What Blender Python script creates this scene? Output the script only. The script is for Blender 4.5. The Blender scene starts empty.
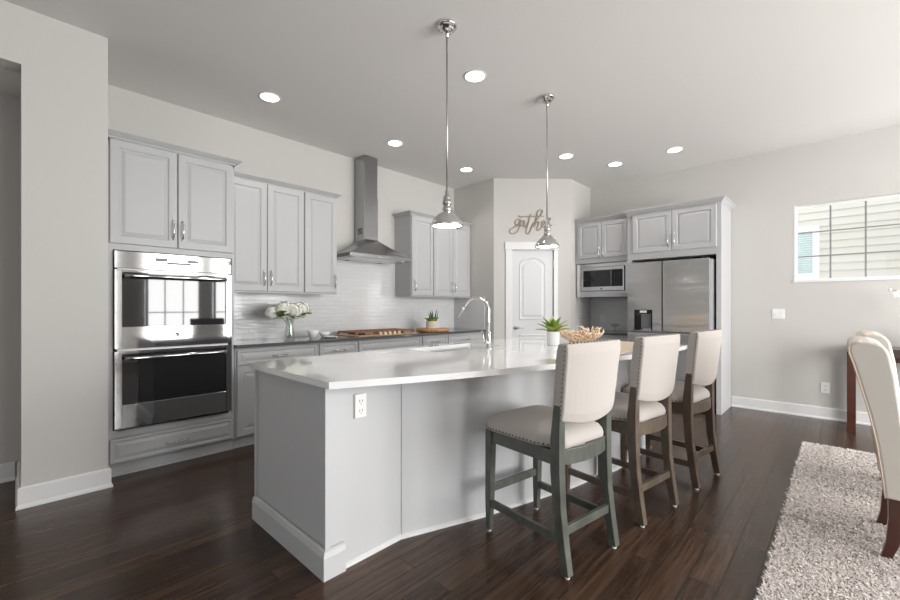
import bpy, bmesh, math, random
from mathutils import Vector, Matrix
random.seed(7)
sc = bpy.context.scene
col = sc.collection
R = math.radians

# ---------------------------------------------------------------- camera
CAM_Z = 1.28
YAW = math.atan2(393, 413.5)          # angle from the view direction to +X
cam_d = bpy.data.cameras.new('camera')
cam = bpy.data.objects.new('camera', cam_d); col.objects.link(cam)
cam.location = (0, 0, CAM_Z)
fwd = Vector((math.cos(YAW), math.sin(YAW), 0))
cam.rotation_euler = fwd.to_track_quat('-Z', 'Y').to_euler()
cam_d.sensor_width = 36
cam_d.lens = 36 * 413.5 / 900
cam_d.shift_y = 7 / 900
cam_d.clip_start = 0.05
sc.camera = cam
# ---------------------------------------------------------------- world, light, exposure
w = bpy.data.worlds.new('world'); sc.world = w; w.use_nodes = True
bgn = w.node_tree.nodes['Background']
bgn.inputs['Color'].default_value = (0.90, 0.95, 1.0, 1)
bgn.inputs['Strength'].default_value = 1.95
sc.view_settings.view_transform = 'Standard'
sc.view_settings.look = 'None'
sc.view_settings.gamma = 1
sc.view_settings.exposure = 0.08
sc.view_settings.use_curve_mapping = False


def area(name, loc, rot, sx, sy, power, color=(1, 1, 1)):
    l = bpy.data.lights.new(name, 'AREA'); l.shape = 'RECTANGLE'; l.size = sx; l.size_y = sy
    l.energy = power; l.color = color
    o = bpy.data.objects.new(name, l); col.objects.link(o); o.location = loc; o.rotation_euler = rot
    return o


# daylight through the tall windows of the rear wall (behind the camera) and of added, unseen side windows
WIN_REAR = [(0.95, 1.55), (2.12, 3.27), (3.57, 4.75), (5.05, 6.2)]  # narrow first window is added, unseen, to light the column and floor
WZ0, WZ1 = .15, 2.85
for x0, x1 in WIN_REAR:
    area('window_daylight', ((x0 + x1) / 2, -4.12, 1.5), (R(90), 0, 0), x1 - x0, WZ1 - WZ0, 122 * (x1 - x0) / 1.15 * (.8 if x0 > 5 else 1.25), (1, .992, .98))
WIN_SIDE_ADDED = [(-3.2, -1.4), (-0.9, 0.9)]  # unseen windows added to even out the light
for y0, y1 in WIN_SIDE_ADDED:
    area('window_daylight', (-3.42, (y0 + y1) / 2, 1.55), (R(90), 0, R(-90)), y1 - y0, WZ1 - WZ0, 3, (1, .992, .98))  # lamps in the added, unseen side windows


# ---------------------------------------------------------------- materials
def mat(name, color, rough=.5, metal=0., coat=0., spec=.5, bump=0., bscale=200., trans=0., emit=None, estr=0., ior=1.45):
    m = bpy.data.materials.new(name); m.use_nodes = True
    nt = m.node_tree; b = nt.nodes['Principled BSDF']
    b.inputs['Base Color'].default_value = (*color, 1)
    b.inputs['Roughness'].default_value = rough
    b.inputs['Metallic'].default_value = metal
    b.inputs['Coat Weight'].default_value = coat
    b.inputs['Specular IOR Level'].default_value = spec
    b.inputs['Transmission Weight'].default_value = trans
    b.inputs['IOR'].default_value = ior
    if emit:
        b.inputs['Emission Color'].default_value = (*emit, 1); b.inputs['Emission Strength'].default_value = estr
    # slight procedural variation of the surface
    tc = nt.nodes.new('ShaderNodeTexCoord'); n = nt.nodes.new('ShaderNodeTexNoise')
    n.inputs['Scale'].default_value = bscale; n.inputs['Detail'].default_value = 3
    nt.links.new(tc.outputs['Object'], n.inputs['Vector'])
    if bump > 0:
        bp = nt.nodes.new('ShaderNodeBump'); bp.inputs['Strength'].default_value = bump; bp.inputs['Distance'].default_value = .002
        nt.links.new(n.outputs['Fac'], bp.inputs['Height']); nt.links.new(bp.outputs['Normal'], b.inputs['Normal'])
    return m


def N(m, typ, **kw):
    n = m.node_tree.nodes.new(typ)
    for k, v in kw.items():
        if hasattr(n, k): setattr(n, k, v)
        else: n.inputs[k].default_value = v
    return n


def L(m, a, b): m.node_tree.links.new(a, b)
def B(m): return m.node_tree.nodes['Principled BSDF']


def ramp(m, stops, fac):
    r = N(m, 'ShaderNodeValToRGB'); e = r.color_ramp.elements
    while len(e) < len(stops): e.new(.5)
    for i, (p, c) in enumerate(stops): e[i].position = p; e[i].color = (*c, 1)
    L(m, fac, r.inputs['Fac']); return r


M = {}
M['wall'] = mat('wall_paint', (.57, .555, .53), .85, bump=.05, bscale=250)
M['ceil'] = mat('ceiling_paint', (.75, .735, .715), .9, bump=.08, bscale=120)
M['trim'] = mat('white_trim_paint', (.76, .76, .76), .35)
M['cab'] = mat('grey_cabinet_paint', (.475, .478, .485), .42)
M['island'] = mat('light_grey_island_paint', (.54, .543, .55), .5)
M['doorw'] = mat('white_door_paint', (.66, .665, .675), .4)
M['quartz'] = mat('white_quartz', (.84, .84, .845), .06, coat=.6, spec=.8)
M['dark_stone'] = mat('charcoal_stone', (.10, .10, .105), .12, coat=.4)
M['chrome'] = mat('polished_chrome', (.66, .66, .66), .16, 1)
M['nickel'] = mat('brushed_nickel', (.55, .54, .53), .28, 1)
M['nickel2'] = mat('polished_nickel', (.74, .74, .73), .2, 1)
M['black'] = mat('black_enamel', (.012, .012, .013), .25)
M['bglass'] = mat('black_glass', (.012, .012, .014), .03, spec=.5, ior=1.6)
M['grey_plastic'] = mat('grey_plastic', (.16, .16, .17), .35)
M['white_plastic'] = mat('white_plastic', (.82, .82, .80), .35)
M['white_ceramic'] = mat('white_ceramic', (.82, .83, .83), .12, coat=.5)
M['cream_pot'] = mat('cream_stoneware', (.68, .64, .57), .6, bump=.3, bscale=60)
M['linen'] = mat('beige_linen', (.455, .422, .393), .9, bump=.35, bscale=900)
M['strip_beige'] = mat('matte_tan', (.60, .49, .39), .9, bump=.35, bscale=700)
M['nail'] = mat('bronze_nailheads', (.16, .13, .11), .35, .8)
M['wood_lit_green'] = mat('stool_wood_in_green_light', (.105, .113, .095), .38, bump=.2, bscale=60)  # same wood on every stool; the light's tint is put into the colour
M['wood_lit_taupe'] = mat('stool_wood_in_taupe_light', (.115, .088, .066), .38, bump=.2, bscale=60)
M['wood_lit_brown'] = mat('stool_wood_in_brown_light', (.085, .058, .042), .38, bump=.2, bscale=60)
M['mahogany'] = mat('dark_mahogany', (.065, .018, .009), .3, coat=.3)
M['espresso'] = mat('espresso_wood', (.05, .035, .03), .3, coat=.3)
M['cream'] = mat('cream_leather', (.63, .595, .535), .38, bump=.1, bscale=80)
M['piping'] = mat('peach_piping', (.66, .53, .42), .55)
M['maple'] = mat('warm_maple', (.56, .26, .09), .4)
M['rust'] = mat('rust_brown_iron', (.22, .105, .05), .4)
M['copper'] = mat('copper_pan', (.72, .46, .29), .3, .7)
M['knob'] = mat('cream_knob', (.80, .68, .56), .3)
M['leaf'] = mat('green_leaf', (.15, .27, .05), .45)
M['leaf_olive'] = mat('olive_leaf', (.27, .31, .06), .45)
M['leaf_blue'] = mat('blue_green_leaf', (.05, .10, .08), .5)
M['yellow'] = mat('yellow_leaf', (.50, .40, .03), .5)
M['petal'] = mat('pale_green_petals', (.86, .87, .78), .7)
M['petal_w'] = mat('white_petals', (.85, .84, .80), .6)
M['coral'] = mat('bleached_coral', (.80, .66, .52), .6)
M['gold'] = mat('golden_coral', (.78, .48, .25), .45)
M['sign'] = mat('weathered_wood_sign', (.36, .28, .22), .7)
M['lampwhite'] = mat('lit_lamp_opening', (.9, .9, .9), .5, emit=(1, .965, .90), estr=9)
M['can'] = mat('lit_downlight_lens', (.9, .9, .9), .5, emit=(1, .965, .90), estr=10)
M['vinyl'] = mat('white_vinyl', (.82, .82, .80), .4)
M['muntin'] = mat('grey_muntin', (.25, .25, .25), .5)
M['blind'] = mat('pale_green_blind', (.56, .66, .63), .6)
M['steel_dark'] = mat('dark_steel', (.20, .20, .205), .35, .9)  # dark grey steel of the appliance bodies
M['fridge_side'] = mat('grey_fridge_side', (.42, .425, .43), .4, .3)
M['key'] = mat('dim_touch_key', (.05, .05, .052), .4)
M['rubber'] = mat('pale_felt_pad', (.7, .68, .64), .8)


def glass(name, color=(1, 1, 1), rough=0.0):
    m = bpy.data.materials.new(name); m.use_nodes = True; nt = m.node_tree
    b = nt.nodes['Principled BSDF']; b.inputs['Base Color'].default_value = (*color, 1)
    b.inputs['Roughness'].default_value = rough; b.inputs['Transmission Weight'].default_value = 1; b.inputs['IOR'].default_value = 1.45
    return m


gm_ = bpy.data.materials.new('clear_glass'); gm_.use_nodes = True
for n in list(gm_.node_tree.nodes):
    if n.type == 'BSDF_PRINCIPLED': gm_.node_tree.nodes.remove(n)
tr = N(gm_, 'ShaderNodeBsdfTransparent'); tr.inputs['Color'].default_value = (.93, .95, .94, 1)
gl = N(gm_, 'ShaderNodeBsdfGlossy'); gl.inputs['Roughness'].default_value = .02
mx = N(gm_, 'ShaderNodeMixShader'); mx.inputs[0].default_value = .10; L(gm_, tr.outputs[0], mx.inputs[1]); L(gm_, gl.outputs[0], mx.inputs[2])
L(gm_, mx.outputs[0], gm_.node_tree.nodes['Material Output'].inputs['Surface'])
M['glass'] = gm_
# window pane: thin glass (transparent with a weak mirror)
pm = bpy.data.materials.new('window_pane'); pm.use_nodes = True
for n in list(pm.node_tree.nodes):
    if n.type == 'BSDF_PRINCIPLED': pm.node_tree.nodes.remove(n)
tr = N(pm, 'ShaderNodeBsdfTransparent'); gl = N(pm, 'ShaderNodeBsdfGlossy'); gl.inputs['Roughness'].default_value = .0
mx = N(pm, 'ShaderNodeMixShader'); mx.inputs[0].default_value = .015
L(pm, tr.outputs[0], mx.inputs[1]); L(pm, gl.outputs[0], mx.inputs[2])
L(pm, mx.outputs[0], pm.node_tree.nodes['Material Output'].inputs['Surface'])
M['pane'] = pm


def brushed(name, colr, rough, along, metal=1.0, bmp=.04):
    """brushed steel, streaks along axis (0 x, 1 y, 2 z) of world position"""
    m = mat(name, colr, rough, metal)
    g = N(m, 'ShaderNodeNewGeometry'); mp = N(m, 'ShaderNodeMapping')
    s = [900, 900, 900]; s[along] = 4
    mp.inputs['Scale'].default_value = s
    n = N(m, 'ShaderNodeTexNoise'); n.inputs['Scale'].default_value = 1; n.inputs['Detail'].default_value = 2
    L(m, g.outputs['Position'], mp.inputs['Vector']); L(m, mp.outputs[0], n.inputs['Vector'])
    mr = N(m, 'ShaderNodeMapRange'); mr.inputs['To Min'].default_value = rough * .8; mr.inputs['To Max'].default_value = rough * 1.3
    L(m, n.outputs['Fac'], mr.inputs['Value']); L(m, mr.outputs[0], B(m).inputs['Roughness'])
    bp = N(m, 'ShaderNodeBump'); bp.inputs['Strength'].default_value = bmp; bp.inputs['Distance'].default_value = .001
    L(m, n.outputs['Fac'], bp.inputs['Height']); L(m, bp.outputs[0], B(m).inputs['Normal'])
    return m


M['steel'] = brushed('brushed_steel_oven', (.36, .36, .365), .055, 0, bmp=.012)
M['steel_hood'] = brushed('brushed_steel_hood', (.36, .365, .375), .22, 0)
M['steel_fridge'] = brushed('brushed_steel_fridge', (.80, .805, .82), .17, 1)
m = M['steel_fridge']; g = N(m, 'ShaderNodeNewGeometry'); mp = N(m, 'ShaderNodeMapping'); mp.inputs['Scale'].default_value = (1, 1.2, 5)
n = N(m, 'ShaderNodeTexNoise'); n.inputs['Scale'].default_value = 1; n.inputs['Detail'].default_value = 2
L(m, g.outputs['Position'], mp.inputs['Vector']); L(m, mp.outputs[0], n.inputs['Vector'])
bp = N(m, 'ShaderNodeBump'); bp.inputs['Strength'].default_value = .5; bp.inputs['Distance'].default_value = .02
L(m, n.outputs['Fac'], bp.inputs['Height']); L(m, bp.outputs[0], B(m).inputs['Normal'])
M['steel_sink'] = brushed('brushed_steel_sink', (.85, .85, .86), .35, 0)

# wood floor: wide dark hand-scraped planks along X
m = M['floor'] = mat('dark_scraped_plank_floor', (.04, .025, .02), .3)
g = N(m, 'ShaderNodeNewGeometry')
br = N(m, 'ShaderNodeTexBrick'); br.offset = .37; br.squash = 1
br.inputs['Scale'].default_value = 1; br.inputs['Brick Width'].default_value = 1.35; br.inputs['Row Height'].default_value = .1235
br.inputs['Mortar Size'].default_value = .0032; br.inputs['Mortar Smooth'].default_value = .35; br.inputs['Bias'].default_value = 0
br.inputs['Color1'].default_value = (0, 0, 0, 1); br.inputs['Color2'].default_value = (1, 1, 1, 1); br.inputs['Mortar'].default_value = (.5, .5, .5, 1)
of = N(m, 'ShaderNodeVectorMath', operation='ADD'); of.inputs[1].default_value = (0, .0830, 0)
L(m, g.outputs['Position'], of.inputs[0]); L(m, of.outputs[0], br.inputs['Vector'])
mp = N(m, 'ShaderNodeMapping'); mp.inputs['Scale'].default_value = (2.4, 46, 1)
add = N(m, 'ShaderNodeVectorMath', operation='ADD')
ml = N(m, 'ShaderNodeVectorMath', operation='MULTIPLY'); ml.inputs[1].default_value = (7, 3, 11)
L(m, br.outputs['Color'], ml.inputs[0]); L(m, g.outputs['Position'], add.inputs[0]); L(m, ml.outputs[0], add.inputs[1])
L(m, add.outputs[0], mp.inputs['Vector'])
gr = N(m, 'ShaderNodeTexNoise'); gr.inputs['Scale'].default_value = 1; gr.inputs['Detail'].default_value = 5; gr.inputs['Distortion'].default_value = .5
L(m, mp.outputs[0], gr.inputs['Vector'])
r1 = ramp(m, [(.25, (.031, .0162, .0095)), (.5, (.057, .0315, .0195)), (.78, (.098, .060, .040))], gr.outputs['Fac'])
mix = N(m, 'ShaderNodeMixRGB', blend_type='MULTIPLY'); mix.inputs[0].default_value = 1
r2 = ramp(m, [(0, (.62, .60, .58)), (1, (1.30, 1.28, 1.25))], br.outputs['Color'])
L(m, r1.outputs[0], mix.inputs[1]); L(m, r2.outputs[0], mix.inputs[2])
mx2 = N(m, 'ShaderNodeMixRGB'); mx2.inputs[2].default_value = (.012, .008, .006, 1)
L(m, br.outputs['Fac'], mx2.inputs[0]); L(m, mix.outputs[0], mx2.inputs[1]); L(m, mx2.outputs[0], B(m).inputs['Base Color'])
rr = N(m, 'ShaderNodeMapRange'); rr.inputs['To Min'].default_value = .16; rr.inputs['To Max'].default_value = .3
L(m, gr.outputs['Fac'], rr.inputs['Value']); L(m, rr.outputs[0], B(m).inputs['Roughness'])
hg = N(m, 'ShaderNodeMath', operation='MULTIPLY'); hg.inputs[1].default_value = .22; L(m, gr.outputs['Fac'], hg.inputs[0])
hs = N(m, 'ShaderNodeMath', operation='SUBTRACT'); L(m, hg.outputs[0], hs.inputs[0]); L(m, br.outputs['Fac'], hs.inputs[1])
bp = N(m, 'ShaderNodeBump'); bp.inputs['Strength'].default_value = .38; bp.inputs['Distance'].default_value = .006
# scraped waves
wv = N(m, 'ShaderNodeTexNoise'); wv.inputs['Scale'].default_value = 1; wv.inputs['Detail'].default_value = 2; wv.inputs['Distortion'].default_value = 2.5
mpw = N(m, 'ShaderNodeMapping'); mpw.inputs['Scale'].default_value = (5, 11, 1)
L(m, add.outputs[0], mpw.inputs['Vector']); L(m, mpw.outputs[0], wv.inputs['Vector'])
ad2 = N(m, 'ShaderNodeMath', operation='MULTIPLY_ADD'); ad2.inputs[1].default_value = .55
L(m, wv.outputs['Fac'], ad2.inputs[0]); L(m, hs.outputs[0], ad2.inputs[2])
L(m, ad2.outputs[0], bp.inputs['Height']); L(m, bp.outputs[0], B(m).inputs['Normal'])


def tile(name, axis):
    m = mat(name, (.62, .63, .635), .12, coat=.2)
    g = N(m, 'ShaderNodeNewGeometry'); sp = N(m, 'ShaderNodeSeparateXYZ'); cb = N(m, 'ShaderNodeCombineXYZ')
    L(m, g.outputs['Position'], sp.inputs[0]); L(m, sp.outputs[axis], cb.inputs[0]); L(m, sp.outputs[2], cb.inputs[1])
    br = N(m, 'ShaderNodeTexBrick'); br.offset = .5
    br.inputs['Scale'].default_value = 1; br.inputs['Brick Width'].default_value = .2; br.inputs['Row Height'].default_value = .05
    br.inputs['Mortar Size'].default_value = .0016; br.inputs['Mortar Smooth'].default_value = .6
    br.inputs['Color1'].default_value = (.69, .695, .70, 1); br.inputs['Color2'].default_value = (.73, .735, .74, 1); br.inputs['Mortar'].default_value = (.63, .63, .63, 1)
    L(m, cb.outputs[0], br.inputs['Vector']); L(m, br.outputs['Color'], B(m).inputs['Base Color'])
    n = N(m, 'ShaderNodeTexNoise'); n.inputs['Scale'].default_value = 1; n.inputs['Detail'].default_value = 2
    mp = N(m, 'ShaderNodeMapping'); mp.inputs['Scale'].default_value = (9, 34, 1)
    L(m, cb.outputs[0], mp.inputs['Vector']); L(m, mp.outputs[0], n.inputs['Vector'])
    md = N(m, 'ShaderNodeMath', operation='SUBTRACT'); L(m, n.outputs['Fac'], md.inputs[0]); L(m, br.outputs['Fac'], md.inputs[1])
    bp = N(m, 'ShaderNodeBump'); bp.inputs['Strength'].default_value = .5; bp.inputs['Distance'].default_value = .006
    L(m, md.outputs[0], bp.inputs['Height']); L(m, bp.outputs[0], B(m).inputs['Normal'])
    return m


M['tile_x'] = tile('glossy_subway_tile', 0)
M['tile_y'] = tile('glossy_subway_tile', 1)

m = M['pile'] = mat('shag_pile', (.5, .45, .43), .95)
g = N(m, 'ShaderNodeNewGeometry')
n = N(m, 'ShaderNodeTexNoise'); n.inputs['Scale'].default_value = 60; n.inputs['Detail'].default_value = 5
L(m, g.outputs['Position'], n.inputs['Vector'])
r = ramp(m, [(.3, (.50, .42, .38)), (.5, (.70, .64, .61)), (.66, (.88, .85, .83))], n.outputs['Fac'])
L(m, r.outputs[0], B(m).inputs['Base Color'])

# cutting board grain
m = M['maple']; g = N(m, 'ShaderNodeNewGeometry'); mp = N(m, 'ShaderNodeMapping'); mp.inputs['Scale'].default_value = (8, 90, 8)
n = N(m, 'ShaderNodeTexNoise'); n.inputs['Detail'].default_value = 4; n.inputs['Scale'].default_value = 1
L(m, g.outputs['Position'], mp.inputs['Vector']); L(m, mp.outputs[0], n.inputs['Vector'])
r = ramp(m, [(.3, (.42, .18, .055)), (.7, (.66, .33, .13))], n.outputs['Fac']); L(m, r.outputs[0], B(m).inputs['Base Color'])
for wn_, c0, c1 in (('wood_lit_green', (.068, .074, .064), (.112, .121, .102)), ('wood_lit_taupe', (.085, .065, .048), (.14, .108, .08)), ('wood_lit_brown', (.062, .042, .03), (.105, .073, .052))):  # grain noise, plus each stool's light tint put into the colour
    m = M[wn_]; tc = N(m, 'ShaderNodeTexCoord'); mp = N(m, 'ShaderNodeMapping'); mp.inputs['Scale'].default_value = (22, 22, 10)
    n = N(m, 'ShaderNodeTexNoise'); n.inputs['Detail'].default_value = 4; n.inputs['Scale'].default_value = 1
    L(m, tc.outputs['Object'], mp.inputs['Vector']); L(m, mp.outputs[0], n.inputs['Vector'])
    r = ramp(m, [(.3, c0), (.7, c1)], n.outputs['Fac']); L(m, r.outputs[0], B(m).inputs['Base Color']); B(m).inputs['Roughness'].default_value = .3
# quartz veining, very faint
m = M['quartz']; g = N(m, 'ShaderNodeNewGeometry'); n = N(m, 'ShaderNodeTexNoise'); n.inputs['Scale'].default_value = 3; n.inputs['Detail'].default_value = 6
L(m, g.outputs['Position'], n.inputs['Vector'])
r = ramp(m, [(.35, (.80, .80, .81)), (.6, (.86, .86, .86))], n.outputs['Fac']); L(m, r.outputs[0], B(m).inputs['Base Color'])


# ---------------------------------------------------------------- mesh helpers
class MB:
    """collects shapes (local coordinates) and links them as ONE mesh object"""
    def __init__(s): s.bm = bmesh.new()

    def faces(s, verts, faces):
        vs = [s.bm.verts.new(v) for v in verts]
        for f in faces:
            try: s.bm.faces.new([vs[i] for i in f])
            except ValueError: pass
        return s

    def box(s, a, b):
        x0, y0, z0 = a; x1, y1, z1 = b
        if x0 > x1: x0, x1 = x1, x0
        if y0 > y1: y0, y1 = y1, y0
        if z0 > z1: z0, z1 = z1, z0
        return s.faces([(x0, y0, z0), (x1, y0, z0), (x1, y1, z0), (x0, y1, z0), (x0, y0, z1), (x1, y0, z1), (x1, y1, z1), (x0, y1, z1)],
                       [(0, 3, 2, 1), (4, 5, 6, 7), (0, 1, 5, 4), (1, 2, 6, 5), (2, 3, 7, 6), (3, 0, 4, 7)])

    def loft(s, rings, cap0=True, cap1=True, closed=True):
        n = len(rings[0]); vs = [[s.bm.verts.new(p) for p in r] for r in rings]
        for a, b in zip(vs, vs[1:]):
            for i in range(n if closed else n - 1):
                j = (i + 1) % n
                try: s.bm.faces.new((a[i], a[j], b[j], b[i]))
                except ValueError: pass
        if closed:
            if cap0: s.bm.faces.new(list(reversed(vs[0])))
            if cap1: s.bm.faces.new(vs[-1])
        return s

    def prism(s, pts, z0, z1):
        return s.loft([[(x, y, z0) for x, y in pts], [(x, y, z1) for x, y in pts]])

    def extrude_x(s, pts, x0, x1):       # pts in (y,z)
        return s.loft([[(x0, y, z) for y, z in pts], [(x1, y, z) for y, z in pts]])

    def extrude_y(s, pts, y0, y1):       # pts in (x,z)
        return s.loft([[(x, y0, z) for x, z in pts], [(x, y1, z) for x, z in pts]])

    def lathe(s, prof, c=(0, 0, 0), n=32, cap0=True, cap1=True):
        rings = []
        for r, z in prof:
            rings.append([(c[0] + r * math.cos(2 * math.pi * i / n), c[1] + r * math.sin(2 * math.pi * i / n), c[2] + z) for i in range(n)])
        return s.loft(rings, cap0, cap1)

    def tube(s, pts, r, n=10, caps=True):
        pts = [Vector(p) for p in pts]; rs = r if isinstance(r, (list, tuple)) else [r] * len(pts)
        rings = []; up = None
        for i, p in enumerate(pts):
            t = (pts[min(i + 1, len(pts) - 1)] - pts[max(i - 1, 0)])
            if t.length < 1e-9: t = Vector((0, 0, 1))
            t.normalize()
            if up is None:
                up = t.orthogonal().normalized()
            else:
                up = (up - t * up.dot(t))
                up = up.normalized() if up.length > 1e-6 else t.orthogonal().normalized()
            s2 = t.cross(up)
            rings.append([tuple(p + (up * math.cos(2 * math.pi * k / n) + s2 * math.sin(2 * math.pi * k / n)) * rs[i]) for k in range(n)])
        return s.loft(rings, caps, caps)

    def bar(s, pts, w, d, side=(1, 0, 0)):
        """rectangular section swept along pts; w along side, d across"""
        pts = [Vector(p) for p in pts]; side = Vector(side).normalized()
        ws = w if isinstance(w, (list, tuple)) else [w] * len(pts); ds = d if isinstance(d, (list, tuple)) else [d] * len(pts)
        rings = []
        for i, p in enumerate(pts):
            t = (pts[min(i + 1, len(pts) - 1)] - pts[max(i - 1, 0)]).normalized()
            sd = (side - t * side.dot(t)).normalized(); o = t.cross(sd)
            a, b = sd * ws[i] / 2, o * ds[i] / 2
            rings.append([tuple(p - a - b), tuple(p + a - b), tuple(p + a + b), tuple(p - a + b)])
        return s.loft(rings)

    def ball(s, c, r, seg=12, rg=8, sc=(1, 1, 1)):
        r_ = bmesh.ops.create_uvsphere(s.bm, u_segments=seg, v_segments=rg, radius=r)
        bmesh.ops.scale(s.bm, vec=sc, verts=r_['verts']); bmesh.ops.translate(s.bm, vec=c, verts=r_['verts'])
        return s

    def build(s, name, m, parent=None, smooth=False, bevel=0, seg=2, sub=0, loc=None, rz=0):
        bmesh.ops.recalc_face_normals(s.bm, faces=s.bm.faces)
        me = bpy.data.meshes.new(name); s.bm.to_mesh(me); s.bm.free()
        me.materials.append(m)
        if smooth:
            for p in me.polygons: p.use_smooth = True
        o = bpy.data.objects.new(name, me); col.objects.link(o)
        if loc: o.location = loc
        o.rotation_euler.z = rz
        if parent: o.parent = parent
        if bevel:
            b = o.modifiers.new('bevel', 'BEVEL'); b.width = bevel; b.segments = seg; b.limit_method = 'ANGLE'; b.angle_limit = R(40)
        if sub:
            q = o.modifiers.new('subd', 'SUBSURF'); q.levels = sub; q.render_levels = sub
        return o


def tag(o, label=None, cat=None, group=None, kind=None):
    if label: o['label'] = label
    if cat: o['category'] = cat
    if group: o['group'] = group
    if kind: o['kind'] = kind
    return o


def thing(name, label, cat, loc=(0, 0, 0), rz=0, group=None):
    o = bpy.data.objects.new(name, None); col.objects.link(o); o.empty_display_size = .1
    o.location = loc; o.rotation_euler = (0, 0, rz)
    return tag(o, label, cat, group)


def struct(name, mb, m, **kw):
    return tag(mb.build(name, m, **kw), kind='structure')


def copy_tree(o, parent=None):
    c = o.copy(); col.objects.link(c)
    if parent: c.parent = parent
    for ch in [q for q in bpy.data.objects if q.parent == o]: copy_tree(ch, c)
    return c


def rounded(pts, r, n=6):
    """round the corners of a closed 2-D polygon"""
    out = []; N_ = len(pts)
    rs = r if isinstance(r, (list, tuple)) else [r] * N_
    for i in range(N_):
        p = Vector(pts[i]); a = Vector(pts[i - 1]); b = Vector(pts[(i + 1) % N_]); rr = rs[i]
        if rr <= 0: out.append(tuple(p)); continue
        u = (a - p).normalized(); v = (b - p).normalized()
        ang = u.angle(v); d = min(rr / math.tan(ang / 2), (a - p).length * .49, (b - p).length * .49)
        p0 = p + u * d; p1 = p + v * d
        for k in range(n + 1):
            t = k / n; out.append(tuple(p0 * (1 - t) ** 2 + p * 2 * t * (1 - t) + p1 * t ** 2))
    return out


def panel_mb(x0, x1, z0, z1, yf, t=.02, fr=.058, mb=None, raised=True):
    """raised-panel door or drawer front; front face at y=yf, facing -y"""
    mb = mb or MB()
    def ring(i, y): return [(x0 + i, y, z0 + i), (x1 - i, y, z0 + i), (x1 - i, y, z1 - i), (x0 + i, y, z1 - i)]
    rings = [ring(0, yf + t), ring(0, yf + .005), ring(.005, yf)]
    if raised:
        rings += [ring(fr, yf), ring(fr + .006, yf + .009), ring(fr + .012, yf + .010), ring(fr + .035, yf + .002)]
    else:
        rings += [ring(.018, yf - .001)]
    return mb.loft(rings, True, True)


def bow_handle(x, y, z, length, vertical=True, out=.032, r=.0055):
    """chrome arched pull with flared feet; returns MB"""
    mb = MB(); h = length / 2; pts = []; rs = []
    for k in range(13):
        t = -1 + 2 * k / 12
        o = out * (1 - abs(t) ** 3)
        q = h * t
        pts.append((x, y - o, z + q) if vertical else (x + q, y - o, z)); rs.append(r * (1.25 if abs(t) > .8 else 1) * (.9 + .3 * (1 - abs(t))))
    mb.tube(pts, rs, 8)
    for sg in (-1, 1):
        c = (x, y - .003, z + sg * h) if vertical else (x + sg * h, y - .003, z)
        mb.ball(c, .009, 8, 6)
    return mb


def crown_mb(x0, x1, z0, z1, yfront, yback, left=True, right=True, ybl=None):
    """crown moulding wrapping the front and the open sides of a cabinet: section swept with mitres"""
    prof = [(0, z0), (.006, z0), (.006, z0 + (z1 - z0) * .25), (.016, z0 + (z1 - z0) * .35), (.040, z0 + (z1 - z0) * .8), (.048, z0 + (z1 - z0) * .82), (.048, z1), (0, z1)]
    path = []
    mb = MB(); rings = []
    def P(o, z):
        pts = []
        l = x0 - (o if left else 0); r_ = x1 + (o if right else 0)
        if left: pts.append((l, yback if ybl is None else ybl, z))
        pts.append((l, yfront - o, z)); pts.append((r_, yfront - o, z))
        if right: pts.append((r_, yback, z))
        return pts
    cols = [P(o, z) for o, z in prof]
    n = len(cols[0])
    for k in range(n): rings.append([c[k] for c in cols])
    return mb.loft(rings)


# ================================================================ STRUCTURE
H = 3.19; YA = 4.57; XB = 6.38; YR = -4.2; XL = -3.5
fl = MB().faces([(XL - .3, YR - .3, 0), (XB + .3, YR - .3, 0), (XB + .3, 6.2, 0), (XL - .3, 6.2, 0), (XL - .3, YR - .3, -.1), (XB + .3, YR - .3, -.1), (XB + .3, 6.2, -.1), (XL - .3, 6.2, -.1)],
                [(0, 1, 2, 3), (7, 6, 5, 4), (0, 4, 5, 1), (1, 5, 6, 2), (2, 6, 7, 3), (3, 7, 4, 0)])
struct('floor', fl, M['floor'])
struct('ceiling', MB().box((XL - .15, YR - .15, H), (XB + .15, YA + .15, H + .12)), M['ceil'])
struct('wall_left', MB().box((.45, YA, 0), (XB + .15, YA + .15, H)), M['wall'])
# column and header of the opening to the hall, one mesh
struct('wall_column', MB().box((.028, 3.79, 0), (.456, YA + .01, H)), M['wall'])
struct('wall_header', MB().box((XL - .1, 3.79, 2.826), (.028, 3.95, H)), M['wall'])
struct('wall_hall', MB().box((XL - .1, 4.46, 0), (.028, 4.6, 2.9)), M['wall'])
struct('ceiling_hall', MB().box((XL - .1, 3.95, 2.84), (.028, 4.46, 2.95)), M['ceil'])
struct('wall_side', MB().box((XL - .15, 3.3, 0), (XL, 4.6, H)), M['wall'])

def wall_with_holes(name, axis, pos, thick, a0, a1, holes, m=M['wall'], ztop=H):
    """wall in the plane axis=pos from a0..a1 with rectangular holes (a,b,z0,z1)"""
    mb = MB()
    def bx(p0, p1, z0, z1):
        if p1 - p0 < 1e-4 or z1 - z0 < 1e-4: return
        if axis == 'x': mb.box((pos, p0, z0), (pos + thick, p1, z1))
        else: mb.box((p0, pos, z0), (p1, pos + thick, z1))
    cur = a0
    for (h0, h1, z0, z1) in sorted(holes):
        bx(cur, h0, 0, ztop); bx(h0, h1, 0, z0); bx(h0, h1, z1, ztop); cur = h1
    bx(cur, a1, 0, ztop)
    return struct(name, mb, m)

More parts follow.
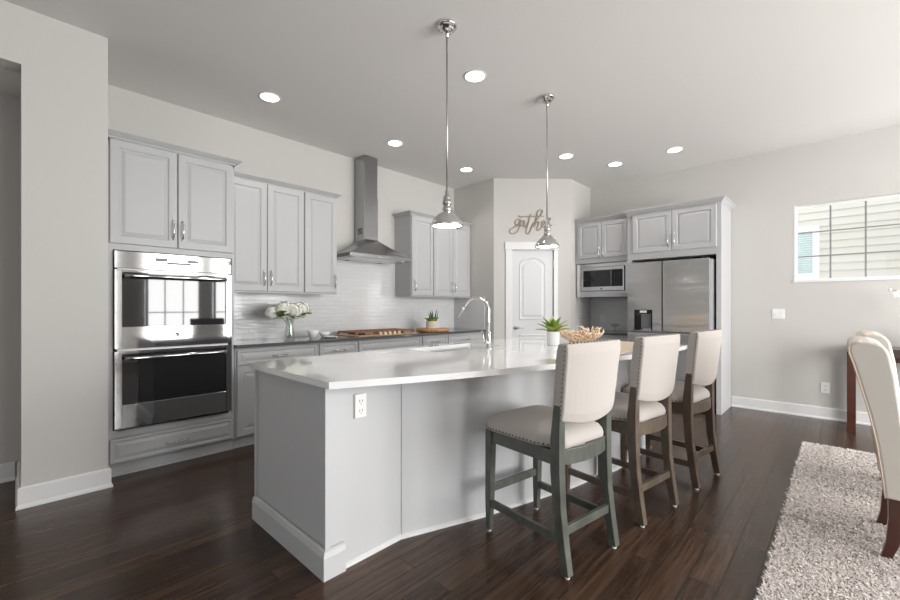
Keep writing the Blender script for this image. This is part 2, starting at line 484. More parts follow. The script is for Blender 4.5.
WB = (-1.45, .42, 1.59, 2.48)
wall_with_holes('wall_right', 'x', XB, .15, YR, YA, [WB])
wall_with_holes('wall_rear', 'y', YR, -.15, XL - .1, XB + .1, [(a, b, WZ0, WZ1) for a, b in WIN_REAR])
wall_with_holes('wall_side', 'x', XL, -.15, YR, 3.3, [(a, b, WZ0, WZ1) for a, b in WIN_SIDE_ADDED])

# pantry corner: side wall, diagonal wall, return wall
PX, PY = 4.9, 2.945
struct('wall_pantry_side', MB().prism([(PX, 3.76), (PX, YA), (PX + .1, YA), (PX + .1, 3.80)], 0, H), M['wall'])
S0 = Vector((PX, 3.76)); S1 = Vector((5.715, PY)); E = (S1 - S0).normalized(); NN = Vector((-E.y, E.x)) * -1   # NN faces the camera
if NN.dot(Vector((-1, -1))) < 0: NN = -NN
def dpt(s, o): p = S0 + E * s + NN * o; return (p.x, p.y)
LEN = (S1 - S0).length
DS0, DS1, DZ = .27, .895, 2.13
mbd = MB()
for a, b, z0, z1 in ((0, DS0, 0, H), (DS1, LEN, 0, H), (DS0, DS1, DZ, H)):
    mbd.prism([dpt(a, 0), dpt(b, 0), dpt(b, -.1), dpt(a, -.1)], z0, z1)
struct('wall_pantry_front', mbd, M['wall'])
struct('wall_pantry_return', MB().prism([(5.715, PY), (XB, PY), (XB, PY + .1), (5.76, PY + .1)], 0, H), M['wall'])

# tiled backsplash
struct('wall_backsplash', MB().box((1.36, YA - .012, .94), (PX, YA, 1.95)), M['tile_x'])
struct('wall_backsplash_side', MB().box((PX - .012, 3.93, .94), (PX, YA - .012, 1.43)), M['tile_y'])
struct('wall_backsplash_right', MB().box((XB - .012, 2.15, .92), (XB, PY, 1.42)), M['tile_y'])
struct('wall_backsplash_return', MB().box((5.85, PY - .012, .92), (XB - .012, PY, 1.42)), M['tile_x'])

# baseboards
def base_prof_x(x0, x1, y, d):    # board along x, face toward y + d*...
    return MB().extrude_x([(y, 0), (y + d * .026, 0), (y + d * .026, .012), (y + d * .017, .028), (y + d * .017, .125), (y + d * .011, .134), (y, .134)], x0, x1)
def base_prof_y(y0, y1, x, d):
    return MB().extrude_y([(x, 0), (x + d * .026, 0), (x + d * .026, .012), (x + d * .017, .028), (x + d * .017, .125), (x + d * .011, .134), (x, .134)], y0, y1)
cbm = MB()
a = [(0.0, 0), (.026, 0), (.026, .012), (.017, .028), (.017, .125), (.011, .134), (0, .134)]
rings = []
for k in range(4):
    ring = []
    for o, z in a:
        l, r_, f_ = .028 - o, .456 + o, 3.79 - o
        ring.append([(l, 4.44, z), (l, f_, z), (r_, f_, z), (r_, 3.93, z)][k])
    rings.append(ring)
struct('baseboard_column', cbm.loft(rings), M['trim'])
struct('baseboard_hall', base_prof_x(XL, 0, 4.46, -1), M['trim'])
struct('baseboard_right', base_prof_y(YR, 1.04, XB, -1), M['trim'])
struct('baseboard_rear', base_prof_x(XL, XB - .03, YR, 1), M['trim'])
# quarter pieces beside the pantry door
bb = MB()
for s0, s1 in ((0, .165), (.957, LEN)):
    bb.prism([dpt(s0, .0), dpt(s1, .0), dpt(s1, .017), dpt(s0, .017)], 0, .134)
struct('baseboard_pantry', bb, M['trim'])

# pantry door: casing (trim), slab with an arch-topped panel over a square one
cs = MB()
for a, b, z0, z1 in ((.175, DS0, 0, 2.15), (DS1, .955, 0, 2.15)):
    cs.prism([dpt(a, 0), dpt(b, 0), dpt(b, .018), dpt(a, .018)], z0, z1)
cs.prism([dpt(.165, 0), dpt(.965, 0), dpt(.965, .024), dpt(.165, .024)], DZ, 2.245)
struct('trim_1', cs, M['trim'], bevel=.003)
dang = math.atan2(E.y, E.x)
door = struct('door_1', MB().box((DS0 + .004, .012, .012), (DS1 - .004, .05, DZ - .004)), M['doorw'], loc=(S0.x, S0.y, 0), rz=dang)
def arch(x0, x1, z0, z1, rise, i, n=10):
    pts = [(x0 + i, z0 + i), (x1 - i, z0 + i)]
    hw = (x1 - x0) / 2 - i; c = (x0 + x1) / 2
    for k in range(n + 1):
        t = 1 - 2 * k / n
        pts.append((c + hw * t, z1 - i - rise * (1 - math.sqrt(max(0, 1 - (t * .8) ** 2))) / (1 - .6) * 1.0))
    return pts
def door_panel(x0, x1, z0, z1, rise):
    mb = MB(); rings = []
    for i, y in ((0, .013), (.004, .004), (.012, .002), (.02, .006), (.035, .011), (.05, .010), (.07, .004)):
        rings.append([(x, y, z) for x, z in arch(x0, x1, z0, z1, rise, i)])
    return mb.loft(rings, False, True)
for (a, b, r_) in ((1.09, 2.03, .10), (.17, .87, .0)):
    door_panel(DS0 + .11, DS1 - .11, a, b, r_).build('door_panel', M['doorw'], door)
hd = MB().lathe([(.026, 0), (.026, .006), (.012, .012), (.012, .045)], n=16)
bmesh.ops.rotate(hd.bm, cent=(0, 0, 0), matrix=Matrix.Rotation(R(90), 3, 'X'), verts=hd.bm.verts)
bmesh.ops.translate(hd.bm, vec=(DS0 + .055, .012, .968), verts=hd.bm.verts)
hd.tube([(DS0 + .055, -.03, .968), (DS0 + .10, -.034, .968), (DS0 + .165, -.03, .968)], .008, 8)
tag(hd.build('door_handle', M['nickel'], door, smooth=True), 'brushed nickel lever handle')
for z in (1.93, 1.1, .25):
    MB().box((DS1 - .012, .002, z - .045), (DS1 + .004, .012, z + .045)).build('hinge', M['nickel'], door)

# window in the right-hand wall
win = struct('window_1', MB().box((XB + .095, WB[0], WB[2]), (XB + .145, WB[0] + .022, WB[3])).box((XB + .095, WB[1] - .022, WB[2]), (XB + .145, WB[1], WB[3]))
             .box((XB + .095, WB[0] + .022, WB[2]), (XB + .145, WB[1] - .022, WB[2] + .025)).box((XB + .095, WB[0] + .022, WB[3] - .025), (XB + .145, WB[1] - .022, WB[3])), M['vinyl'])
MB().box((XB + .122, WB[0] + .022, WB[2] + .025), (XB + .128, WB[1] - .022, WB[3] - .025)).build('pane', M['pane'], win)
gm = MB()
for k in range(-5, 1):
    y = .105 + .288 * k
    if WB[0] + .05 < y < WB[1] - .05: gm.box((XB + .118, y - .008, WB[2] + .025), (XB + .132, y + .008, WB[3] - .025))
for z in (1.88, 2.165):
    gm.box((XB + .119, WB[0] + .022, z - .007), (XB + .131, WB[1] - .022, z + .007))
tag(gm.build('muntin_grid', M['muntin'], win), 'grey muntin bars')
sl = MB().box((XB - .012, WB[0] - .01, WB[2] - .02), (XB + .095, WB[1] + .012, WB[2] + .002)).box((XB - .002, WB[1] - .012, WB[2]), (XB + .095, WB[1] + .004, WB[3]))
sl.build('window_sill', M['trim'], win)
# windows behind the camera, the added narrow and side ones among them
k = 2
def tall_window(axis, pos, a0, a1):
    global k
    mb = MB(); gmb = MB(); pn = MB()
    def bx(t, p0, p1, z0, z1, d0, d1):
        if axis == 'y': t.box((p0, pos + d0, z0), (p1, pos + d1, z1))
        else: t.box((pos + d0, p0, z0), (pos + d1, p1, z1))
    z0, z1 = WZ0, WZ1
    bx(mb, a0, a0 + .05, z0, z1, .0, .05); bx(mb, a1 - .05, a1, z0, z1, .0, .05); bx(mb, a0 + .05, a1 - .05, z0, z0 + .05, 0, .05); bx(mb, a0 + .05, a1 - .05, z1 - .05, z1, 0, .05)
    for q in (1, 2):
        c = a0 + (a1 - a0) * q / 3; bx(gmb, c - .011, c + .011, z0 + .05, z1 - .05, .02, .04)
    for z in (1.15, 1.95): bx(gmb, a0 + .05, a1 - .05, z - .011, z + .011, .021, .039)
    wn = struct('window_%d' % k, mb, M['vinyl']); k += 1
    gmb.build('muntin_grid', M['muntin'], wn)
for a, b in WIN_REAR: tall_window('y', YR + .12, a, b)
for a, b in WIN_SIDE_ADDED: tall_window('x', XL + .12, a, b)

# ================================================================ NEIGHBOUR HOUSE beyond the window
sm = mat('cream_lap_siding', (.72, .69, .62), .7)
nh = thing('neighbour_house', 'cream lap-sided house wall seen through the high window', 'house', (8.6, -1.0, 0))
sd = MB()
z = 0
while z < 4.0:
    y_ranges = [(-4, 4)] if not (1.62 < z + .06 < 2.56) else [(-4, 1.28), (1.66, 4)]
    for y0, y1 in y_ranges:
        sd.faces([(0, y0, z), (-.018, y0, z), (0.0, y0, z + .115), (.05, y0, z + .115), (.05, y0, z), (0, y1, z), (-.018, y1, z), (0.0, y1, z + .115), (.05, y1, z + .115), (.05, y1, z)],
                 [(1, 6, 7, 2), (0, 5, 6, 1), (3, 8, 9, 4), (0, 1, 2, 3, 4), (9, 8, 7, 6, 5), (2, 7, 8, 3)])
    z += .115
sd.build('siding', sm, nh)
y0, y1, z0, z1 = 1.345, 1.60, 1.81, 2.46
nf = MB().box((-.045, y0 - .08, z0 - .08), (.0, y0, z1 + .08)).box((-.045, y1, z0 - .08), (0, y1 + .08, z1 + .08)).box((-.045, y0, z0 - .08), (0, y1, z0)).box((-.045, y0, z1), (0, y1, z1 + .08)).build('window_frame', M['vinyl'], nh)
bl = MB()
z = z0
while z < z1: bl.faces([(-.02, y0, z), (-.02, y1, z), (-.005, y1, z + .035), (-.005, y0, z + .035)], [(0, 1, 2, 3)]); z += .035
tag(bl.build('blind', M['blind'], nf), 'pale green slatted blind')

# ================================================================ OVEN WALL (local frame: x right, y into the wall)
def handle(parent, x, y, z, length=.15, vertical=True):
    return tag(bow_handle(x, y, z, length, vertical).build('handle', M['chrome'], parent, smooth=True), 'arched chrome handle')

# -- tall oven cabinet; Empty at its front left foot
tx, ty = .47, 3.94
t = thing('oven_cabinet', 'tall grey cabinet holding the double oven, beside the beige column', 'cabinet', (tx, ty, 0))
W = .885
body = MB().box((0, .02, .095), (.035, .60, 2.545)).box((W - .02, .02, .095), (W, .60, 2.545)).box((.035, .03, 1.74), (W - .02, .60, 2.545)).box((.035, .03, .095), (W - .02, .60, .33))
body.box((.035, .02, .30), (W - .02, .03, .352)).box((.035, .02, 1.712), (W - .02, .03, 1.765)).box((.035, .56, .33), (W - .02, .60, 1.74)).box((0.0, .02, 2.52), (W, .03, 2.545))
body.build('body', M['cab'], t)
MB().box((0, .05, 0), (W, .07, .10)).box((0, .04, 0), (W, .05, .02)).build('toe_kick', M['cab'], t)
for a, b, hx in ((.014, .445, .415), (.451, .873, .481)):
    d = panel_mb(a, b, 1.758, 2.537, 0).build('door', M['cab'], t)
    handle(d, hx, 0, 1.905, .15)
d = panel_mb(.014, .873, .108, .29, 0, fr=.02, raised=True).build('drawer', M['cab'], t)
handle(d, .445, 0, .19, .15, False)
crown_mb(.0, W, 2.543, 2.588, .0, .23, left=False).build('crown', M['cab'], t)

# -- double wall oven
ov = thing('double_wall_oven', 'stainless steel double wall oven with two black glass doors', 'oven', (.508, 3.925, 0))
OW = .81
MB().box((.02, .02, .36), (OW - .02, .50, 1.70)).build('oven_body', M['steel_dark'], ov)
cp = MB().box((0, .0, 1.573), (OW, .02, 1.703)).build('control_panel', M['steel'], ov, bevel=.003)
tag(MB().box((.25, -.002, 1.600), (.56, .0, 1.672)).build('display', M['chrome'], cp), 'mirror-like display strip')
dsp = MB()
for (a, b, c_, d_) in ((.255, 1.640, .335, 1.668), (.33, 1.62, .50, 1.64), (.47, 1.642, .555, 1.666)):
    dsp.box((a, -.0035, b), (c_, -.002, d_))
dsp.build('touch_key', M['grey_plastic'], cp, bevel=.005)
def oven_door(z0, z1, wz0, wz1, hz):
    mb = MB()
    x0, x1 = .045, .765
    # steel frame around the window
    mb.box((0, -.012, z0), (x0, .02, z1)).box((x1, -.012, z0), (OW, .02, z1)).box((x0, -.012, z0), (x1, .02, wz0)).box((x0, -.012, wz1), (x1, .02, z1))
    dr = mb.build('oven_door', M['steel'], ov, bevel=.002)
    tag(MB().prism([(x0, .0), (x1, .0), (x1, .012), (x0, .012)], wz0, wz1).build('window', M['bglass'], dr), 'black glass window')
    hm = MB(); pts = []
    for k in range(15):
        u = -1 + 2 * k / 14; pts.append((.405 + .352 * u, -.058 - .012 * (1 - u * u), hz))
    hm.tube(pts, .0155, 12)
    for s in (-1, 1): hm.box((.405 + s * .335 - .012, -.058, hz - .01), (.405 + s * .335 + .012, -.012, hz + .01))
    tag(hm.build('handle', M['steel'], dr, smooth=True), 'thick steel bar handle')
    return dr
d1 = oven_door(.965, 1.562, 1.13, 1.542, 1.515)
oven_door(.368, .948, .543, .925, .895)
bd = MB().lathe([(.018, 0), (.018, .004), (.015, .006)], n=20)
bmesh.ops.rotate(bd.bm, cent=(0, 0, 0), matrix=Matrix.Rotation(R(90), 3, 'X'), verts=bd.bm.verts)
bmesh.ops.translate(bd.bm, vec=(.40, -.012, 1.06), verts=bd.bm.verts)
bd = bd.build('badge', M['grey_plastic'], d1)
# interlaced initials on the round badge
mono = MB()
for s, ph in ((1, 0), (-1, math.pi)):
    pts = []
    for q in range(12):
        a_ = .6 + q / 11 * 4.4; pts.append((.40 - .0055 * s + .006 * math.cos(a_ + ph), -.0195, 1.06 + .0075 * math.sin(a_ + ph)))
    mono.tube(pts, .0011, 6)
tag(mono.build('monogram', M['chrome'], bd), 'curly silver initials')
MB().box((.02, .0, .352), (OW - .02, .02, .366)).build('vent_strip', M['black'], ov)

# -- upper cabinets
def upper(name, label, x0, x1, doors, left_open, right_open, z0=1.435, z1=2.525, cz=2.575):
    t = thing(name, label, 'cabinet', (x0, 4.23, 0), 0)
    w_ = x1 - x0
    MB().box((0, .0, z0), (w_, .34 - .002, z1)).build('body', M['cab'], t)
    MB().box((0, -.004, z0 - .012), (w_, .012, z0)).build('light_rail', M['cab'], t)
    for a, b, hx in doors:
        d = panel_mb(a - x0, b - x0, z0 + .004, z1 - .004, -.021, t=.02).build('door', M['cab'], t)
        handle(d, hx - x0, -.021, z0 + .135, .145)
    crown_mb(0, w_, z1, cz, .0, .338, left_open, right_open).build('crown', M['cab'], t)
    return t
upper('upper_cabinet', 'grey two-door upper cabinet between the oven cabinet and the single-door one', 1.36, 2.15,
      [(1.365, 1.752, 1.722), (1.758, 2.145, 1.79)], False, False)
upper('upper_cabinet', 'narrow grey single-door upper cabinet left of the range hood', 2.152, 2.552, [(2.158, 2.546, 2.515)], False, True)
upper('upper_cabinet', 'narrow grey single-door upper cabinet just right of the range hood', 3.68, 4.095, [(3.688, 4.09, 3.735)], True, False)
upper('upper_cabinet', 'grey two-door upper cabinet in the corner beside the pantry wall', 4.097, 4.895,
      [(4.102, 4.492, 4.462), (4.498, 4.89, 4.53)], False, False)

# -- range hood
hd_ = thing('range_hood', 'stainless steel chimney range hood above the cooktop', 'range hood', (3.112, YA, 1.87))
ch = MB().box((-.100, -.232, .24), (.100, -.003, H - 1.87 - .003)).build('chimney', M['steel_hood'], hd_, bevel=.003)
MB().box((-.104, -.236, .24), (.104, -.003, .80)).build('chimney_sleeve', M['steel_hood'], hd_, bevel=.003)
vt = MB()
for q in range(5): vt.box((-.1055, -.19, .33 + q * .016), (-.104, -.09, .340 + q * .016))
vt.build('vent_slot', M['black'], hd_)
rings = []
for k in range(13):
    u = k / 12; zz = .045 + (.262 - .045) * u
    f = (1 - u) ** 1.45
    hw = .106 + (.465 - .106) * f; dp = .238 + (.470 - .238) * (1 - u) ** .9
    rings.append([(-hw, -dp, zz), (hw, -dp, zz), (hw, -.003, zz), (-hw, -.003, zz)])
cn = MB().loft(rings).build('canopy', M['steel_hood'], hd_)
rm = MB().box((-.465, -.475, 0), (.465, -.003, .045)).build('rim', M['steel_hood'], hd_, bevel=.003)
bt = MB()
for q in range(5): bt.box((-.06 + q * .03, -.478, .015), (-.045 + q * .03, -.475, .028))
tag(bt.build('button_row', M['chrome'], rm), 'small chrome buttons')
MB().box((-.40, -.43, -.006), (.40, -.06, 0)).build('grease_filter', M['nickel'], hd_)
for s in (-1, 1):
    MB().lathe([(.03, -.010), (.03, -.0)], (s * .25, -.08, .0), 16).build('hood_lamp', M['grey_plastic'], hd_)

# -- base cabinets along the oven wall
def base(label, x0, x1, drawers, doors):
    t = thing('base_cabinet', label, 'cabinet', (x0, 3.94, 0)); w_ = x1 - x0
    MB().box((0, .021, .10), (w_, .60, .908)).build('body', M['cab'], t)
    MB().box((0, .06, 0), (w_, .075, .10)).box((0, .05, 0), (w_, .06, .02)).build('toe_kick', M['cab'], t)
    for a, b, hn in drawers:
        d = panel_mb(a - x0, b - x0, .752, .893, 0, fr=.022).build('drawer', M['cab'], t)
        if hn: handle(d, (a + b) / 2 - x0, 0, .818, .15, False)
    for a, b, hx in doors:
        d = panel_mb(a - x0, b - x0, .11, .742, 0).build('door', M['cab'], t)
        handle(d, hx - x0, 0, .64, .15)
    return t
base('grey base cabinet beside the oven, one wide drawer over two doors, under the white flowers', 1.36, 2.168, [(1.375, 2.155, True)], [(1.375, 1.762, 1.735), (1.768, 2.155, 1.795)])
base('grey base cabinet with a narrow drawer, between the wide drawer and the cooktop front', 2.17, 2.652, [(2.183, 2.64, True)], [(2.183, 2.64, 2.61)])
base('wide grey base cabinet with a plain false drawer front beneath the cooktop', 2.654, 3.622, [(2.667, 3.609, False)], [(2.667, 3.135, 3.105), (3.141, 3.609, 3.17)])
base('grey base cabinet with a narrow drawer under the round wooden board', 3.624, 4.105, [(3.64, 4.09, True)], [(3.64, 4.09, 3.67)])
base('grey base cabinet at the corner beside the pantry wall', 4.107, 4.885, [(4.122, 4.87, True)], [(4.122, 4.493, 4.465), (4.499, 4.87, 4.53)])

ct = MB().box((1.358, 3.905, .91), (PX - .001, YA - .013, .94)).build('countertop', M['dark_stone'], bevel=.003)
tag(ct, 'dark charcoal stone countertop along the oven wall', 'countertop')

# ================================================================ RIGHT WALL UNITS (local x -> -Y, local y -> +X)
RB = R(-90)
# fridge surround with upper cabinet; origin at left front foot (Y=2.13)
fx = 5.765
t = thing('fridge_cabinet', 'tall grey cabinet surround with two doors above the refrigerator', 'cabinet', (fx, 2.135, 0), RB)
FW = 1.09
b_ = MB().box((0, 0, .925 + .012), (.055, .055, 2.52)).box((.0, .055, .94), (.02, .605, 2.52)).box((FW - .05, 0, 0), (FW, .605, 2.52)).box((.055, .0, 1.915), (FW - .05, .60, 2.52))
b_.build('body', M['cab'], t)
for a, b, hx in ((.075, .553, .520), (.559, 1.045, .592)):
    d = panel_mb(a, b, 2.0, 2.515, -.021).build('door', M['cab'], t)
    handle(d, hx, -.021, 2.135, .15)
crown_mb(0, FW, 2.52, 2.585, 0, .605, left=True, right=True, ybl=.04).build('crown', M['cab'], t)

# refrigerator
f = thing('refrigerator', 'stainless steel four-door refrigerator with a black water dispenser', 'refrigerator', (5.64, 2.085, 0), RB)
MB().box((.055, .072, .02), (.962, .70, 1.855)).build('fridge_body', M['fridge_side'], f)
def fdoor(a, b, z0, z1, hole=None):
    mb = MB()
    if hole:
        h0, h1, q0, q1 = hole
        mb.box((a, 0, z0), (h0, .07, z1)).box((h1, 0, z0), (b, .07, z1)).box((h0, 0, z0), (h1, .07, q0)).box((h0, 0, q1), (h1, .07, z1)).box((h0, .055, q0), (h1, .07, q1))
    else: mb.box((a, 0, z0), (b, .07, z1))
    return mb.build('fridge_door', M['steel_fridge'], f, bevel=.006 if not hole else 0)
dl = fdoor(.0, .418, .965, 1.862, (.085, .31, .975, 1.245))
fdoor(.436, .945, .965, 1.862)
fdoor(.0, .418, .05, .945); fdoor(.436, .945, .05, .945)
dw = MB().box((.085, .003, 1.19), (.31, .03, 1.245)).box((.085, .003, .975), (.10, .053, 1.19)).box((.295, .003, .975), (.31, .053, 1.19)).build('dispenser', M['black'], dl)
MB().box((.155, -.001, 1.205), (.24, .003, 1.235)).build('dispenser_light', M['white_plastic'], dw)
MB().box((.165, .02, 1.0), (.29, .053, 1.185)).build('dispenser_well', M['grey_plastic'], dw)
MB().box((.105, .01, .98), (.16, .053, 1.185)).build('dispenser_panel', M['black'], dw)
mw_f = MB().box((.87, .012, 1.862), (.93, .05, 1.885)).build('hinge_cover', M['black'], f)

# small upper cabinet + microwave + counter in the nook
t = thing('upper_cabinet', 'small grey two-door upper cabinet above the microwave', 'cabinet', (5.86, 2.935, 0), RB)
NW = .795
MB().box((0, .0, 1.925), (NW, .515, 2.53)).build('body', M['cab'], t)
for a, b, hx in ((.04, .40, .375), (.406, .77, .436)):
    d = panel_mb(a, b, 1.995, 2.51, -.021, fr=.05).build('door', M['cab'], t)
    handle(d, hx, -.021, 2.07, .15)
crown_mb(0, NW - .003, 2.53, 2.585, 0, .515, left=False, right=False).build('crown', M['cab'], t)
mw = thing('microwave', 'built-in stainless steel microwave with a black glass front', 'microwave', (5.865, 2.925, 0), RB)
MB().box((0, 0, 1.425), (.785, .02, 1.915)).build('trim_frame', M['steel_fridge'], mw, bevel=.003)
MB().box((.02, .02, 1.435), (.765, .45, 1.905)).build('microwave_body', M['steel_dark'], mw)
MB().box((.065, -.003, 1.510), (.725, .0, 1.865)).build('shadow_gap', M['black'], mw)
md = MB().box((.08, -.018, 1.515), (.71, -.003, 1.86)).build('microwave_door', M['steel_fridge'], mw, bevel=.003)
tag(MB().box((.115, -.021, 1.575), (.53, -.018, 1.815)).build('window', M['bglass'], md), 'black glass window')
kp = tag(MB().box((.535, -.021, 1.575), (.695, -.018, 1.815)).build('control_panel', M['black'], md), 'glossy black touch panel')
for r_ in range(5):
    for c_ in range(3): MB().box((.575 + c_ * .035, -.0218, 1.60 + r_ * .036), (.590 + c_ * .035, -.021, 1.612 + r_ * .036)).build('key', M['key'], kp)
bg = MB().lathe([(.013, 0), (.013, .003)], n=16)
bmesh.ops.rotate(bg.bm, cent=(0, 0, 0), matrix=Matrix.Rotation(R(90), 3, 'X'), verts=bg.bm.verts)
bmesh.ops.translate(bg.bm, vec=(.39, -.018, 1.545), verts=bg.bm.verts)
bg.build('badge', M['grey_plastic'], md)

t = thing('base_cabinet', 'grey base cabinet in the nook beneath the microwave', 'cabinet', (5.83, 2.935, 0), RB)
MB().box((0, .021, .10), (.80, .545, .89)).build('body', M['cab'], t)
MB().box((0, .06, 0), (.80, .075, .10)).build('toe_kick', M['cab'], t)
d = panel_mb(.01, .785, .745, .88, 0, fr=.022).build('drawer', M['cab'], t); handle(d, .40, 0, .81, .15, False)
for a, b, hx in ((.01, .395, .365), (.401, .785, .431)):
    d = panel_mb(a, b, .11, .735, 0).build('door', M['cab'], t); handle(d, hx, 0, .63, .15)
tag(MB().box((5.80, 2.137, .892), (XB - .013, PY - .013, .922)).build('countertop', M['dark_stone'], bevel=.003), 'dark stone countertop in the nook beneath the microwave', 'countertop')

# ================================================================ ISLAND
isl = thing('kitchen_island', 'large light grey kitchen island with white baseboard and angled back panels', 'kitchen island', (1.012, 1.772, 0))
def ip(x, y): return (x - 1.012, y - 1.772)
poly = [(1.017, 1.777), (1.467, 1.777), (1.957, 1.60), (2.70, 1.40), (3.0, 1.352), (3.25, 1.295), (3.98, 1.275), (3.98, 2.585), (1.017, 2.585)]
# body open at the top where the sink bowl hangs: outer shell walls
ib = MB()
ip_ = [ip(*p) for p in poly]
inn = [ip(1.04, 1.80), ip(1.472, 1.80), ip(1.965, 1.625), ip(2.705, 1.425), ip(3.005, 1.377), ip(3.253, 1.32), ip(3.955, 1.30), ip(3.955, 2.56), ip(1.04, 2.56)]
n_ = len(ip_)
vs = [(x, y, 0) for x, y in ip_] + [(x, y, .91) for x, y in ip_] + [(x, y, 0) for x, y in inn] + [(x, y, .91) for x, y in inn]
fs = []
for i in range(n_):
    j = (i + 1) % n_
    fs += [(i, j, n_ + j, n_ + i), (2 * n_ + i, 3 * n_ + i, 3 * n_ + j, 2 * n_ + j), (n_ + i, n_ + j, 3 * n_ + j, 3 * n_ + i), (i, 2 * n_ + i, 2 * n_ + j, j)]
ib.faces(vs, fs).build('body', M['island'], isl)
# corner posts and seams
MB().box((-.006, -.006, 0), (.022, .022, .91)).build('corner_post', M['island'], isl, bevel=.003)
MB().box((-.010, .800, 0), (.012, .818, .91)).build('corner_post', M['island'], isl)
MB().box((.462, -.0035, 0), (.466, .02, .91)).build('panel_seam', M['island'], isl)
# baseboard on the end and its short return; thin shoe along the back panels
bs = MB()
pr = [(.0, 0), (.024, 0), (.024, .105), (.016, .128), (.006, .135), (0, .135)]
rings = []
for k_ in range(3):
    rings.append([[(-o, .818, z), (-o, -.0 - o, z), (.095, -.0 - o, z)][k_] for o, z in pr])
bs.loft(rings)
bs.build('baseboard', M['island'], isl)
sh = MB()
pp = [ip(1.115, 1.775)] + ip_[1:7]
rings = []
for i, (x, y) in enumerate(pp):
    rings.append([(x, y, 0), (x - .004, y - .014, 0), (x - .004, y - .014, .016), (x, y - .003, .022), (x, y, .022)])
sh.loft(rings).build('shoe_moulding', M['trim'], isl)
# outlet on the back panel
oi = tag(MB().box((.158, -.008, .722), (.226, .004, .842)).build('outlet', M['white_plastic'], isl, bevel=.002), 'white double socket')
for zz in (.758, .806):
    MB().box((.190, -.009, zz - .016), (.194, -.008, zz - .012)).build('socket_slot', M['grey_plastic'], oi)
    for dx in (-.008, .008): MB().box((.192 + dx - .0015, -.009, zz - .006), (.192 + dx + .0015, -.008, zz + .006)).build('socket_slot', M['grey_plastic'], oi)

# island worktop with curved bar edge and a sink cut-out
edge = [(.968, 1.667), (1.27, 1.543), (1.545, 1.437), (1.72, 1.381), (1.932, 1.318), (2.206, 1.240), (2.53, 1.168), (2.86, 1.109), (3.15, 1.064), (3.45, 1.028), (3.80, 1.0), (4.0, .993), (4.10, 1.0), (4.135, 1.03), (4.15, 1.08)]
SX0, SX1, SY0, SY1 = 2.16, 2.93, 2.16, 2.53
top = [(x, y) for x, y in edge] + [(4.15, 2.59), (4.11, 2.63), (1.01, 2.63), (.975, 2.60)]
from mathutils.geometry import tessellate_polygon
hole = rounded([(SX0, SY0), (SX1, SY0), (SX1, SY1), (SX0, SY1)], .04, 4)
tl = [[Vector((x, y, 0)) for x, y in top], [Vector((x, y, 0)) for x, y in hole]]
tri = tessellate_polygon(tl)
allp = top + hole; na = len(top); nb = len(hole)
vs = [(x, y, .943) for x, y in allp] + [(x, y, .911) for x, y in allp]
fs = [t_ for t_ in tri] + [tuple(i + na + nb for i in reversed(t_)) for t_ in tri]
for i in range(na): j = (i + 1) % na; fs.append((i, j, na + nb + j, na + nb + i))
for i in range(nb): j = (i + 1) % nb; fs.append((na + i, na + j, na + nb + na + j, na + nb + na + i))
it = MB().faces(vs, fs).build('island_countertop', M['quartz'])
tag(it, 'glossy white quartz countertop with a curved edge on the island', 'countertop')
# sink
sk = thing('sink', 'undermount stainless steel sink set into the white island top', 'sink', ((SX0 + SX1) / 2, (SY0 + SY1) / 2, .70))
def rr(i, z): return [(x - (SX0 + SX1) / 2, y - (SY0 + SY1) / 2, z - .70) for x, y in rounded([(SX0 + i, SY0 + i), (SX1 - i, SY0 + i), (SX1 - i, SY1 - i), (SX0 + i, SY1 - i)], .04, 4)]
MB().loft([rr(-.012, .9105), rr(-.012, .905), rr(-.004, .905), rr(-.004, .70), rr(.0, .695), rr(.0, .70), rr(-.001, .9), rr(-.001, .9105)], False, False).faces([tuple(p) for p in rr(.0, .699)], [tuple(range(len(hole)))]).build('bowl', M['steel_sink'], sk)
MB().lathe([(.045, .004), (.04, .006), (.03, .003)], (0, 0, -.003), 20).build('drain', M['chrome'], sk)
# faucet
fa = thing('faucet', 'tall polished gooseneck kitchen faucet on the island', 'faucet', (2.625, 2.065, .943))
MB().lathe([(.028, 0), (.028, .006), (.020, .012), (.019, .11), (.015, .13)], n=20).build('faucet_base', M['nickel2'], fa, smooth=True)
dirv = Vector((-.30, .95, 0)).normalized(); pts = [Vector((0, 0, .10)), Vector((0, 0, .22)), Vector((0, 0, .304))]
rad = .108
for k_ in range(1, 16):
    a_ = math.pi * k_ / 16 * .88; pts.append(dirv * rad * (1 - math.cos(a_)) + Vector((0, 0, .304 + rad * math.sin(a_))))
last = pts[-1]; dd = (pts[-1] - pts[-2]).normalized()
for q in (.03,): pts.append(last + dd * q)
MB().tube(pts, .0115, 12).build('spout', M['nickel2'], fa, smooth=True)
e0 = pts[-1]
MB().tube([e0, e0 + dd * .02, e0 + dd * .09, e0 + dd * .1], [.0125, .0165, .0175, .014], 12).build('spray_head', M['nickel'], fa, smooth=True)
MB().tube([(0, 0, .055), (-.045, -.0, .055)], .014, 12).tube([(-.045, 0, .055), (-.065, 0, .085), (-.085, .0, .15)], [.010, .007, .006], 10).build('lever', M['chrome'], fa, smooth=True)

# thin beige strip under the bowl
rn = []
for i in range(25):
    u = i / 24; x = 2.93 + 1.12 * u; ya_ = 1.145 + .13 * u; yb_ = 1.56 + .19 * u; yc = (ya_ + yb_) / 2
    wd = .26
    rn.append([(x, ya_, .9435), (x, ya_, .9465 + .0006 * math.sin(i)), (x, yc, .9475), (x, yb_, .9465 + .0006 * math.cos(i * 1.3)), (x, yb_, .9435)])
tag(MB().loft(rn).build('beige_strip', M['strip_beige']), 'flat beige strip lying on the far half of the island', 'table runner')

